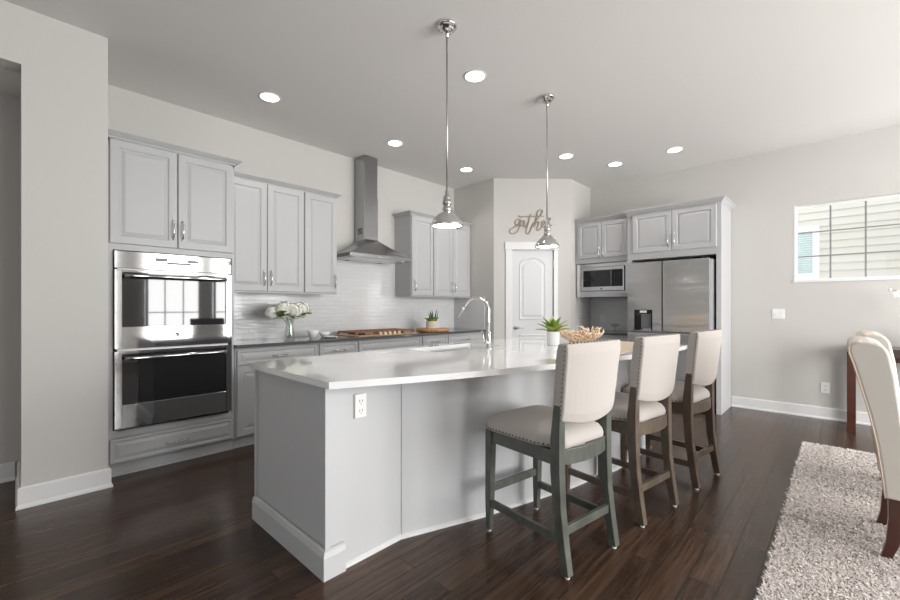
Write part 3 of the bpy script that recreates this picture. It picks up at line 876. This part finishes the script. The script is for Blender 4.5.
# coral bowl
cb = thing('coral_bowl', 'pale branching coral bowl on the island behind the stools', 'bowl', (3.72, 1.82, .951))
random.seed(11)
def coral(n, r0, r1, z1, mb, rad_):
    for i in range(n):
        a = 2 * math.pi * i / n + random.uniform(-.1, .1); p = []; rs = []
        for k_ in range(7):
            u = k_ / 6; rr_ = r0 + (r1 - r0) * (u ** .75); aa = a + .22 * math.sin(u * 5 + i)
            p.append((rr_ * math.cos(aa), rr_ * math.sin(aa), .008 + z1 * (u ** 1.5) * (.85 + .2 * math.sin(i * 2.1)))); rs.append(rad_ * (1.2 - .55 * u))
        mb.tube(p, rs, 6)
        for s in (-1, 1, -1):
            k0 = random.randint(2, 5); b = Vector(p[k0]); d_ = Vector((math.cos(a + s * .9), math.sin(a + s * .9), .7 + random.random() * .6)) * random.uniform(.025, .05)
            tang = Vector((-math.sin(a), math.cos(a), 0)) * s * .05
            mb.tube([b, b + d_ * .5 + tang * .4, b + d_ * .8 + tang], [rad_ * .9, rad_ * .75, rad_ * .45], 6)
        # linking branch to the neighbour
        a2 = a + 2 * math.pi / n; h_ = random.uniform(.3, .8); r_ = r0 + (r1 - r0) * h_ ** .75
        mb.tube([(r_ * math.cos(a), r_ * math.sin(a), .008 + z1 * h_ ** 1.5), (r_ * 1.02 * math.cos((a + a2) / 2), r_ * 1.02 * math.sin((a + a2) / 2), .02 + z1 * h_ ** 1.5), (r_ * math.cos(a2), r_ * math.sin(a2), .008 + z1 * h_ ** 1.5)], rad_ * .75, 6)
mb = MB(); coral(17, .07, .215, .13, mb, .0085); mb.build('outer_branches', M['coral'], cb, smooth=True)
mb = MB(); coral(12, .05, .17, .10, mb, .008); mb.lathe([(.10, .0), (.105, .012), (.06, .016)], n=20).build('inner_branches', M['gold'], cb, smooth=True)

# potted succulents
def leaf_mb(mb, base_, az, el, ln, wd, curl=.4, n=6):
    pts = []; d = 0; p = Vector(base_); rings = []
    side = Vector((-math.sin(az), math.cos(az), 0))
    for k_ in range(n + 1):
        u = k_ / n; e_ = el - curl * u * 1.6
        w_ = wd * max(.03, math.sin(math.pi * min(1, .18 + .82 * u)) ** .8)
        up_ = Vector((-math.sin(e_) * math.cos(az), -math.sin(e_) * math.sin(az), math.cos(e_)))
        rings.append([tuple(p - side * w_ + up_ * w_ * .35), tuple(p - up_ * .003), tuple(p + side * w_ + up_ * w_ * .35), tuple(p + up_ * .003)])
        p = p + Vector((math.cos(e_) * math.cos(az), math.cos(e_) * math.sin(az), math.sin(e_))) * ln / n
    mb.loft(rings)
pt = thing('potted_succulent', 'spiky green succulent in a smooth white pot on the island', 'potted plant', (3.30, 1.87, .9435))
MB().lathe([(.054, 0), (.056, .004), (.057, .118), (.051, .120), (.050, .105)], n=32, cap1=True).build('pot', M['white_ceramic'], pt, smooth=False, bevel=0)
lm = MB(); lo = MB(); random.seed(5)
for i in range(17):
    az = i * 2.4; el = R(14 + 64 * (i / 17)); tgt = lm if i % 3 == 0 else lo
    leaf_mb(tgt, (.008 * math.cos(az), .008 * math.sin(az), .113), az, el, .155, .032, .22)
lv = lm.build('leaves', M['leaf'], pt); lo.build('leaves', M['leaf_olive'], pt)

bdm = tag(MB().lathe([(.215, 0), (.23, .006), (.235, .02), (.235, .035), (.227, .042)], (4.03, 4.16, .9405), 48).build('round_board', M['maple'], smooth=False), 'round maple wood board on the dark counter near the corner', 'board')
pt = thing('potted_succulent', 'mixed green succulents in a cream stoneware pot on the round wooden board', 'potted plant', (4.02, 4.16, .983))
MB().lathe([(.086, 0), (.09, .005), (.092, .10), (.084, .102), (.082, .09)], n=28).build('pot', M['cream_pot'], pt)
g1 = MB(); g2 = MB(); g3 = MB()
for i in range(26):
    az = i * 2.4; r_ = .065 * math.sqrt((i % 13) / 13)
    leaf_mb(g1, (r_ * math.cos(az), r_ * math.sin(az), .095), az, R(35 + (i * 17) % 45), .075, .016, .3)
for (dx, dy, h_) in ((-.05, -.03, .17), (-.045, .0, .13), (.045, .0, .18), (.055, -.02, .15), (0, .02, .13), (.03, .03, .16)):
    leaf_mb(g2, (dx, dy, .09), math.atan2(dy, dx), R(78), h_, .012, .02)
for i in range(9):
    az = i * 2.4; leaf_mb(g3, (-.045 + .01 * math.cos(az), -.055 + .01 * math.sin(az), .10), az, R(50), .04, .011, .2)
g1.build('rosette_leaves', M['leaf'], pt); g2.build('upright_leaves', M['leaf_blue'], pt); tag(g3.build('yellow_rosette', M['yellow'], pt), 'small yellow rosette')

# cooktop
ck = thing('cooktop', 'gas cooktop with rust-brown grates and cream knobs below the hood', 'cooktop', (3.13, 4.20, .9405))
MB().box((-.46, -.24, 0), (.46, .24, .012)).build('tray', M['copper'], ck, bevel=.004)
for i in range(3):
    gx = -.30 + i * .30; gm = MB()
    for q in (-.135, 0, .135): gm.box((gx + q - .006, -.15, .034), (gx + q + .006, .225, .050))
    for q in (-.145, -.05, .05, .13, .22): gm.box((gx - .14, q - .006, .036), (gx + .14, q + .006, .052))
    for sx in (-.135, .135):
        for sy in (-.145, .22): gm.box((gx + sx - .007, sy - .007, .012), (gx + sx + .007, sy + .007, .036))
    gm.build('grate', M['rust'], ck)
    for sy in ((-.06, .13) if i != 1 else (.035,)):
        MB().lathe([(.05, 0), (.05, .008), (.038, .012), (.038, .018), (.02, .02)], (gx, sy, .012), 20).build('burner', M['black'], ck)
for i in range(5):
    MB().lathe([(.021, 0), (.021, .004), (.018, .006), (.017, .028), (.012, .030)], (-.13 + i * .072, -.205, .012), 16).build('knob', M['knob'], ck, smooth=False)

# hydrangeas
vz = thing('flower_vase', 'clear glass vase of white hydrangeas on the dark counter', 'vase of flowers', (1.99, 4.22, .9405))
MB().lathe([(.052, 0), (.058, .01), (.052, .06), (.040, .13), (.038, .17), (.046, .215), (.044, .215), (.036, .17), (.038, .13), (.049, .06), (.052, .016), (.002, .014)], n=28, cap1=False).build('glass', M['glass'], vz, smooth=True)
heads = [(-.175, .02, .275, .062, 'w'), (-.080, -.02, .315, .076, 'p'), (.030, -.04, .300, .082, 'p'), (.135, .0, .310, .078, 'p'), (-.02, .06, .325, .07, 'p')]
random.seed(3)
for (hx, hy, hz, r_, kk) in heads:
    MB().tube([(hx * .12 * -1, hy * .1, .02), (hx * .05, hy * .2, .15), (hx * .4, hy * .5, .22), (hx, hy, hz)], .0035, 6).build('stem', M['leaf'], vz)
    fm = MB(); nf_ = 170
    for i in range(nf_):
        zf = 1 - 2 * (i + .5) / nf_; a = i * 2.39996; q = math.sqrt(1 - zf * zf)
        nrm = Vector((q * math.cos(a), q * math.sin(a), zf)); c = Vector((hx, hy, hz)) + nrm * r_ * random.uniform(.78, 1.16)
        u_ = nrm.orthogonal().normalized(); v_ = nrm.cross(u_); rot = random.random() * 1.5
        for p4 in range(4):
            t_ = rot + p4 * math.pi / 2; d1_ = u_ * math.cos(t_) + v_ * math.sin(t_); d2_ = u_ * math.cos(t_ + .8) + v_ * math.sin(t_ + .8); d3_ = u_ * math.cos(t_ - .8) + v_ * math.sin(t_ - .8)
            s_ = .0165
            fm.faces([tuple(c), tuple(c + d3_ * s_ * .7 + nrm * .002), tuple(c + d1_ * s_ + nrm * .003), tuple(c + d2_ * s_ * .7 + nrm * .002)], [(0, 1, 2, 3)])
    fm.ball((hx, hy, hz), r_ * .74, 14, 10)
    fm.build('hydrangea_head', M['petal'], vz)
lfm = MB()
for (az, bx_, bz) in ((3.3, -.05, .25), (3.6, -.06, .27), (2.6, -.06, .25), (-.3, .09, .25), (.1, .13, .25), (-1.4, .02, .22), (.9, .17, .27), (4.2, -.11, .25), (3.9, -.115, .26), (5.0, -.12, .235), (4.6, -.10, .275)):
    leaf_mb(lfm, (bx_, -.04, bz), az, R(20), .11, .045, .25)
lfm.build('leaves', M['leaf'], vz)

# white dishes beside the vase
def bowl(x, y, z, r, h, label):
    return tag(MB().lathe([(r * .45, 0), (r * .5, .004), (r * .8, h * .45), (r, h), (r * .95, h), (r * .74, h * .5), (r * .42, .012)], (x, y, z), 28).build('serving_bowl', M['white_ceramic'], smooth=True), label, 'bowl')
bowl(2.265, 4.24, .9405, .068, .085, 'deep white ceramic bowl on the counter right beside the flower vase')
bowl(2.43, 4.28, .9405, .068, .055, 'shallow white bowl on the counter, second from the vase')
tag(MB().lathe([(.05, 0), (.085, .010), (.09, .014), (.084, .014), (.05, .006)], (2.415, 4.13, .9405), 28).build('small_plate', M['white_ceramic'], smooth=True), 'small white plate in front of the shallow bowl', 'plate')

# ================================================================ BAR STOOLS
def make_stool(label, m, first_name='bar_stool'):
    t = thing(first_name, label, 'bar stool', (0, 0, 0), 0, 'upholstered bar stools along the island')
    # rear legs run from the floor to behind the back; front legs straight and tapering
    for s in (-1, 1):
        pts = [(s * .203, -.268, .012), (s * .203, -.245, .15), (s * .203, -.222, .32), (s * .203, -.212, .50), (s * .203, -.212, .64), (s * .203, -.220, .76), (s * .203, -.228, .84)]
        lg = MB().bar(pts, [.040, .042, .044, .046, .046, .044, .042], [.042, .045, .050, .056, .054, .044, .040]).build('leg', m, t, bevel=.003)
        MB().lathe([(.012, 0), (.012, .012)], (s * .203, -.268, 0), 12).build('glide', M['rubber'], lg)
        lg = MB().bar([(s * .205, .262, .012), (s * .205, .258, .20), (s * .205, .250, .585)], [.030, .040, .046], [.030, .040, .046]).build('leg', m, t, bevel=.003)
        MB().lathe([(.010, 0), (.010, .012)], (s * .205, .262, 0), 12).build('glide', M['rubber'], lg)
        MB().bar([(s * .204, -.235, .165), (s * .205, .255, .165)], .022, .040).build('side_stretcher', m, t, bevel=.002)
    MB().bar([(-.20, .257, .245), (.20, .257, .245)], .022, .042, (0, 1, 0)).build('footrest', m, t, bevel=.002)
    MB().bar([(-.20, -.238, .205), (.20, -.238, .205)], .022, .042, (0, 1, 0)).build('rear_stretcher', m, t, bevel=.002)
    # apron under the seat, rear part bowed
    ap = MB()
    for s in (-1, 1): ap.box((s * .203 - .014, -.19, .515), (s * .203 + .014, .235, .585))
    ap.box((-.19, .235, .515), (.19, .262, .585))
    rb = []
    for k_ in range(9):
        u = -1 + k_ / 4; y = -.218 - .030 * (1 - u * u)
        rb.append([(u * .185, y - .012, .515), (u * .185, y + .012, .515), (u * .185, y + .012, .59), (u * .185, y - .012, .59)])
    ap.loft(rb)
    ap.build('apron', m, t, bevel=.002)
    # seat cushion
    base_ = rounded([(-.248, .292), (-.228, -.10), (-.175, -.232), (.175, -.232), (.228, -.10), (.248, .292)], [.10, .05, .05, .05, .05, .10], 5)
    rings = []
    for sc_, zz in ((.96, .586), (1.0, .592), (1.005, .612), (.985, .632), (.93, .652), (.80, .672), (.55, .688), (.25, .695)):
        rings.append([(x * sc_, .02 + (y - .02) * sc_, zz) for x, y in base_])
    seat = MB().loft(rings).build('seat', M['linen'], t, smooth=True)
    nl = MB()
    per = [Vector((x * 1.003, .02 + (y - .02) * 1.003)) for x, y in base_]
    def along(loop, step, closed=True):
        out = []; acc = 0
        for i in range(len(loop) if closed else len(loop) - 1):
            a, b = loop[i], loop[(i + 1) % len(loop)]; l_ = (b - a).length
            while acc < l_ and l_ > 1e-6: out.append(a + (b - a) * (acc / l_)); acc += step
            acc -= l_
        return out
    for p in along(per, .0235):
        if p.y > -.19: nl.ball((p.x, p.y, .602), .0055, 6, 5)
    nl.build('nailhead_trim', M['nail'], seat)
    # back: curved in plan, leaning back
    def bk(u, v, o):      # u -1..1 across, v 0..1 up, o offset front(+)/rear(-)
        hw = .222 + .012 * v; z_ = .735 + .372 * v - .012 * (1 - u * u) * (1 - v) * 0
        z_ += (-.028 * (1 - u * u)) * (1 - v) + .004 * (1 - u * u) * v
        lean = -.222 - .040 * v ** 1.15
        return (u * hw, lean - .030 * (1 - u * u) + o, z_)
    th = .034; nu, nv = 12, 8
    rings = []
    for j in range(nv + 1):
        v = j / nv; ed = .80 if j in (0, nv) else 1
        ring = [bk(-1 + 2 * i / nu, v, -th * ed) for i in range(nu + 1)] + [bk(1 - 2 * i / nu, v, th * ed) for i in range(nu + 1)]
        rings.append(ring)
    back = MB().loft(rings).build('backrest', M['linen'], t, smooth=False, bevel=.010, seg=3)
    bm_ = back.modifiers['bevel']; bm_.angle_limit = R(50)
    nl = MB()
    for j in range(17):
        v = .03 + .94 * j / 16
        for s in (-1, 1):
            x, y, z = bk(s, v, -.020); nl.ball((x + s * .001, y, z), .0048, 6, 5)
    for i in range(1, 20):
        u = -1 + 2 * i / 20; x, y, z = bk(u, 1, -.020); nl.ball((x, y, z + .001), .0048, 6, 5)
    nl.build('nailhead_trim', M['nail'], back)
    return t
s1 = make_stool('beige upholstered bar stool with legs tinted grey-green by the light, nearest of the three', M['wood_lit_green'])
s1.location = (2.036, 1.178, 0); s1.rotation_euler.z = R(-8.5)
s2 = make_stool('beige upholstered bar stool with legs tinted taupe by the light, middle of the three', M['wood_lit_taupe'])
s2.location = (2.762, 1.080, 0); s2.rotation_euler.z = R(-9)
s3 = make_stool('beige upholstered bar stool with legs tinted dark brown by the light, farthest, in front of the refrigerator', M['wood_lit_brown'])
s3.location = (3.53, .985, 0); s3.rotation_euler.z = R(-7)

# ================================================================ PENDANTS, DOWNLIGHTS
def make_pendant(label, loc, zr):
    """zr: height of the shade rim; root at the ceiling"""
    t = thing('pendant_lamp', label, 'pendant lamp', (loc[0], loc[1], H), 0, 'chrome pendants over the island')
    top_ = zr + .245 - H
    MB().lathe([(.062, 0), (.068, -.005), (.068, -.016), (.058, -.022), (.048, -.024), (.046, -.040), (.030, -.047), (.013, -.050), (.012, -.085), (.008, -.09)][::-1], n=28).build('canopy', M['chrome'], t, smooth=True)
    MB().lathe([(.0062, top_), (.0062, -.085)], n=12).build('rod', M['nickel'], t, smooth=True)
    z0 = zr - H
    MB().lathe([(.012, .245), (.015, .235), (.015, .21), (.022, .205), (.024, .19), (.022, .18), (.030, .172), (.031, .150), (.024, .146), (.024, .135), (.031, .128), (.032, .112), (.027, .105)][::-1], (0, 0, z0), 28).tube([(-.032, 0, z0 + .187), (.032, 0, z0 + .187)], .007, 8).build('socket', M['nickel'], t, smooth=True)
    prof = [(.108, .0), (.110, .004), (.108, .016), (.101, .030), (.090, .050), (.072, .072), (.052, .090), (.036, .104), (.028, .112)]
    inn_ = [(.024, .108), (.033, .100), (.049, .086), (.069, .068), (.087, .046), (.098, .027), (.104, .014), (.105, .0)]
    sh_ = MB().lathe(prof + inn_ + [prof[0]], (0, 0, z0), 40, False, False).build('lamp_shade', M['chrome'], t, smooth=True)
    tag(MB().lathe([(.100, .008), (.100, .012)], (0, 0, z0), 32).build('diffuser', M['lampwhite'], sh_), 'glowing white diffuser')
    l = bpy.data.lights.new('pendant_light', 'SPOT'); l.energy = 9; l.spot_size = R(150); l.spot_blend = .5; l.shadow_soft_size = .08; l.color = (1, .95, .88)
    o = bpy.data.objects.new('pendant_light', l); col.objects.link(o); o.location = (loc[0], loc[1], zr - .01)
make_pendant('chrome dome pendant lamp over the near end of the island', (2.016, 1.944), 1.824)
make_pendant('chrome dome pendant lamp in front of the pantry door', (3.334, 1.951), 1.824)

DL = [(1.596, 3.78, 'recessed downlight nearest the oven cabinet'), (3.049, 3.78, 'recessed downlight beside the range hood chimney'), (4.317, 3.79, 'recessed downlight near the pantry side wall'),
      (2.621, 2.206, 'recessed downlight between the two pendant lamps'), (4.802, 2.54, 'recessed downlight just right of the farther pendant rod'),
      (5.522, 2.207, 'recessed downlight above the microwave cabinet'), (5.517, 1.483, 'recessed downlight above the refrigerator')]
for x, y, lb in DL:
    t = thing('ceiling_downlight', lb, 'downlight', (x, y, H), 0, 'recessed ceiling downlights')
    MB().lathe([(.078, -.006), (.082, -.008), (.094, -.004), (.096, 0), (.078, 0)], n=32, cap0=False, cap1=False).build('trim_ring', M['trim'], t, smooth=True)
    MB().lathe([(.078, -.005), (.078, -.001)], n=32).build('lens', M['can'], t)
    l = bpy.data.lights.new('downlight_beam', 'SPOT'); l.energy = 17; l.spot_size = R(125); l.spot_blend = .7; l.shadow_soft_size = .07; l.color = (1, .95, .89)
    o = bpy.data.objects.new('downlight_beam', l); col.objects.link(o); o.location = (x, y, H - .012)

for x in (2.0, 4.2):  # unseen downlights, added as fill light for the room
    for y in (-1.5, -3.1):
        t = thing('ceiling_downlight', 'unseen fill downlight added to the ceiling behind the camera', 'downlight', (x, y, H), 0, 'added fill downlights behind the camera')
        MB().lathe([(.078, -.006), (.082, -.008), (.094, -.004), (.096, 0), (.078, 0)], n=32, cap0=False, cap1=False).build('trim_ring', M['trim'], t, smooth=True)
        MB().lathe([(.078, -.005), (.078, -.001)], n=32).build('lens', M['can'], t)
        l = bpy.data.lights.new('downlight_beam', 'SPOT'); l.energy = 26; l.spot_size = R(140); l.spot_blend = .7; l.shadow_soft_size = .07; l.color = (1, .96, .91)
        o = bpy.data.objects.new('downlight_beam', l); col.objects.link(o); o.location = (x, y, H - .012)

# ================================================================ SIGN on the pantry wall
strokes = [
    [(248, 248), (222, 234), (195, 242), (178, 268), (186, 296), (206, 300), (228, 280), (246, 248), (238, 290), (226, 340), (205, 378), (165, 405), (125, 400), (112, 378), (128, 350), (175, 325), (225, 300), (262, 280)],
    [(296, 258), (272, 248), (252, 266), (246, 292), (256, 312), (275, 304), (296, 258), (290, 300), (296, 326), (315, 310), (335, 270)],
    [(366, 168), (352, 220), (332, 300), (314, 350), (308, 390), (328, 404), (352, 388), (372, 340), (384, 300)],
    [(226, 186), (240, 204), (290, 200), (380, 196), (460, 192), (520, 196)],
    [(384, 300), (420, 262), (470, 200), (506, 148), (498, 122), (470, 120), (446, 150), (432, 220), (414, 300), (408, 322), (428, 280), (452, 258), (462, 276), (442, 340), (448, 366), (476, 352), (498, 312)],
    [(498, 312), (528, 282), (532, 256), (514, 250), (498, 278), (500, 312), (522, 326), (548, 300)],
    [(548, 300), (562, 246), (572, 216), (598, 214), (604, 232), (586, 244), (588, 286), (602, 308), (622, 296)],
]
def smoothpts(pts, n=5):
    out = []
    P_ = [pts[0]] + pts + [pts[-1]]
    for i in range(1, len(P_) - 2):
        p0, p1, p2, p3 = P_[i - 1], P_[i], P_[i + 1], P_[i + 2]
        for q in range(n):
            t_ = q / n
            out.append(tuple(.5 * (2 * p1[c] + (p2[c] - p0[c]) * t_ + (2 * p0[c] - 5 * p1[c] + 4 * p2[c] - p3[c]) * t_ ** 2 + (-p0[c] + 3 * p1[c] - 3 * p2[c] + p3[c]) * t_ ** 3) for c in (0, 1)))
    out.append(pts[-1]); return out
sg = MB(); SF = .0149 / 12
for st in strokes:
    pp = smoothpts(st)
    sg.tube([(.233 + (x - 110) * SF, -.014, 2.368 + (405 - y) * SF) for x, y in pp], .0068, 6)
so = sg.build('wall_sign', M['sign'], loc=(S0.x, S0.y, 0), rz=dang)
tag(so, 'wooden cursive word sign reading gather above the pantry door', 'sign')

# ================================================================ SWITCH, OUTLETS
sw = thing('light_switch', 'white double light switch on the wall right of the refrigerator', 'light switch', (XB, .568, 1.196), RB)
MB().box((-.060, -.007, -.060), (.060, 0, .060)).build('plate', M['white_plastic'], sw, bevel=.002)
for s in (-1, 1): MB().box((s * .026 - .006, -.014, -.012), (s * .026 + .006, -.007, .012)).build('toggle', M['white_ceramic'], sw)
def outlet(label, loc, rz):
    o = thing('wall_outlet', label, 'outlet', loc, rz)
    MB().box((-.038, -.007, -.060), (.038, 0, .060)).build('plate', M['white_plastic'], o, bevel=.002)
    for z_ in (-.022, .022):
        f_ = MB().box((-.017, -.009, z_ - .014), (.017, -.007, z_ + .014)).build('receptacle', M['white_ceramic'], o)
        MB().box((-.009, -.010, z_ - .006), (-.006, -.009, z_ + .006)).box((.006, -.010, z_ - .006), (.009, -.009, z_ + .006)).box((-.002, -.010, z_ - .012), (.002, -.009, z_ - .008)).build('slot', M['grey_plastic'], f_)
outlet('white power outlet low on the wall near the dark table leg', (XB, .147, .358), RB)
outlet('white power outlet on the tiles left of the round board', (3.86 + .42, YA - .012, 1.06), 0)
outlet('white power outlet on the tiles beneath the microwave', (XB - .012, 2.86 - .12, 1.10), RB)
# small glass jars in the nook
jr = thing('glass_candy_dish', 'small clear glass dish on the counter beneath the microwave', 'dish', (6.15, 2.46, .9225))
MB().lathe([(.04, 0), (.015, .01), (.012, .05), (.05, .07), (.075, .11), (.072, .11), (.045, .075), (.002, .06)], n=24, cap1=False).build('dish', M['glass'], jr, smooth=True)

# ================================================================ DINING SIDE: table, chairs, orchid, rug
tb = thing('console_table', 'dark wood console table against the window wall', 'table', (5.88, -.018, 0))
MB().box((0, -1.75, .785), (.46, -.02, .865)).build('tabletop', M['espresso'], tb, bevel=.004)
MB().box((.2, -1.70, .72), (.24, -.06, .785)).build('apron', M['mahogany'], tb)
for x in (.0, .38):
    for y in (-.078, -1.74): MB().box((x, y, 0), (x + .066, y + .066, .785)).build('leg', M['mahogany'], tb, bevel=.003)

oc = thing('orchid', 'white orchid spray in a pot on the dark console table', 'flowers', (6.12, -.60, .865))
MB().lathe([(.05, 0), (.06, .06), (.065, .12), (.058, .12), (.055, .10)], n=24).build('pot', M['white_ceramic'], oc)
MB().tube([(0, 0, .1), (0, .02, .3), (0, .06, .48), (-.01, .14, .56), (-.02, .21, .58), (-.02, .25, .59)], [.004, .004, .0035, .003, .003, .002], 6).build('stem', M['leaf'], oc)
lfo = MB()
for az in (0, 2, 4): leaf_mb(lfo, (0, 0, .11), az, R(35), .16, .03, .4)
lfo.build('leaves', M['leaf'], oc)
for (dx, dy, dz) in ((-.03, .20, .545), (-.03, .14, .49), (-.02, .08, .50), (-.03, .10, .43), (-.02, .03, .45)):
    fm = MB()
    for k_ in range(5):
        a = k_ * 2 * math.pi / 5 + .3; c = Vector((dx, dy, dz)); ring = []
        u_ = Vector((0, math.cos(a), math.sin(a))); v_ = Vector((0, -math.sin(a), math.cos(a))); nx = Vector((-1, 0, 0))
        ln, wd = .042, .02
        fm.faces([tuple(c), tuple(c + u_ * ln * .5 + v_ * wd + nx * .008), tuple(c + u_ * ln + nx * .004), tuple(c + u_ * ln * .5 - v_ * wd + nx * .008),
                  tuple(c - nx * .002), tuple(c + u_ * ln * .5 + v_ * wd + nx * .006), tuple(c + u_ * ln + nx * .002), tuple(c + u_ * ln * .5 - v_ * wd + nx * .006)], [(0, 1, 2, 3), (7, 6, 5, 4), (0, 4, 5, 1), (1, 5, 6, 2), (2, 6, 7, 3), (3, 7, 4, 0)])
    fm.ball((dx - .008, dy, dz), .007, 6, 5)
    fm.build('blossom', M['petal_w'], oc)
MB().ball((-.02, .255, .59), .014, 8, 6).build('bud', M['petal'], oc)

def make_dining(label, loc):
    """origin: floor under the rear legs, left end; x along width, -y toward the table"""
    t = thing('dining_chair', label, 'dining chair', loc, 0, 'cream leather dining chairs on the shag rug')
    Wd = .50
    # side profile (y,z) of the tall scrolled back
    rear = [(.000, .325), (.012, .45), (.030, .60), (.058, .75), (.088, .88), (.112, .98), (.128, 1.035), (.131, 1.065)]
    topc = [(.126, 1.084), (.110, 1.096), (.085, 1.101), (.055, 1.101), (.025, 1.094), (.002, 1.078), (-.014, 1.050)]
    front = [(-.024, 1.00), (-.036, .93), (-.050, .80), (-.064, .66), (-.074, .56), (-.078, .50), (-.078, .325)]
    prof = rear + topc + front
    rings = []
    for x, s in ((0, .0), (.006, .010), (.02, .016)) :
        pass
    cy = sum(p[0] for p in prof) / len(prof)
    def off(i_):
        pts = []; n__ = len(prof)
        for k_ in range(n__):
            a = Vector(prof[k_ - 1]); b = Vector(prof[(k_ + 1) % n__]); d_ = (b - a).normalized(); nrm = Vector((-d_.y, d_.x))
            p = Vector(prof[k_]) + nrm * i_; pts.append((p.x, p.y))
        return pts
    area_s = sum(prof[i][0] * prof[(i + 1) % len(prof)][1] - prof[(i + 1) % len(prof)][0] * prof[i][1] for i in range(len(prof)))
    sgn = 1 if area_s > 0 else -1
    for x, i_ in ((0, .012), (.003, .005), (.012, 0), (Wd / 2, 0), (Wd - .012, 0), (Wd - .003, .005), (Wd, .012)):
        bow = 0
        rings.append([(x, y, z) for y, z in off(i_ * sgn)])
    bk_ = MB().loft(rings).build('backrest', M['cream'], t, smooth=False, bevel=.004)
    for x in (.002, Wd - .002):
        tag(MB().tube([(x, y, z) for y, z in rear + topc[:3]], .004, 6).build('piping', M['piping'], bk_, smooth=True), 'peach coloured piping')
    st_ = [(-.064, .325), (-.064, .46), (-.10, .485), (-.30, .495), (-.50, .485), (-.535, .46), (-.54, .33)]
    MB().extrude_x(st_, .006, Wd - .006).build('seat', M['cream'], t, bevel=.015)
    for x in (.035, Wd - .035):
        MB().bar([(x, -.042, .33), (x, -.040, .22), (x, -.026, .10), (x, -.002, .012)], [.048, .046, .040, .034], [.062, .056, .046, .036]).build('leg', M['mahogany'], t, bevel=.003)
        MB().bar([(x, -.49, .33), (x, -.49, .012)], [.046, .034], [.046, .034]).build('leg', M['mahogany'], t, bevel=.003)
    return t
make_dining('cream leather dining chair nearest the camera at the right edge', (2.98, -.152, .003))
make_dining('cream leather dining chair behind the nearest dining chair', (3.85, -.205, .003))

# rug: flat woven base plus shag
RX0, RX1, RY0, RY1 = 1.7, 5.03, -2.0, .250
rg = thing('area_rug', 'pale grey-beige shag rug under the cream dining chairs', 'rug', ((RX0 + RX1) / 2, (RY0 + RY1) / 2, 0))
ox, oy = (RX0 + RX1) / 2, (RY0 + RY1) / 2
MB().box((RX0 - ox, RY0 - oy, .001), (RX1 - ox, RY1 - oy, .012)).build('rug_backing', M['pile'], rg)
random.seed(21)
vs = []; fs = []
def tuft(x, y, big):
    n_b = 1
    for q in range(n_b):
        a = random.random() * 6.283; h_ = random.uniform(.018, .036) * big; lx, ly = math.cos(a) * h_ * .8, math.sin(a) * h_ * .8
        wx, wy = -math.sin(a) * .0045 * big, math.cos(a) * .0045 * big
        b_ = len(vs)
        vs.extend([(x - wx - ox, y - wy - oy, .008), (x + wx - ox, y + wy - oy, .008), (x + wx * .8 + lx * .5 - ox, y + wy * .8 + ly * .5 - oy, .010 + h_ * .7), (x - wx * .8 + lx * .5 - ox, y - wy * .8 + ly * .5 - oy, .010 + h_ * .7), (x + lx - ox, y + ly - oy, .010 + h_ * .8)])
        fs.extend([(b_, b_ + 1, b_ + 2, b_ + 3), (b_ + 3, b_ + 2, b_ + 4)])
for i in range(125000):
    x = random.uniform(RX0, RX1); y = RY1 + .01 - random.random() ** 1.0 * .95
    if y < -.08 * x - .35 + 0 and x > 2.5: continue
    tuft(x, y, .85 if x < 3.2 else 1.05)
for i in range(14000):
    tuft(random.uniform(RX0, RX1), random.uniform(RY0, -.5), 1.8)
me = bpy.data.meshes.new('pile'); me.from_pydata(vs, [], fs); me.materials.append(M['pile'])
po = bpy.data.objects.new('pile', me); col.objects.link(po); po.parent = rg; po['kind'] = 'stuff'
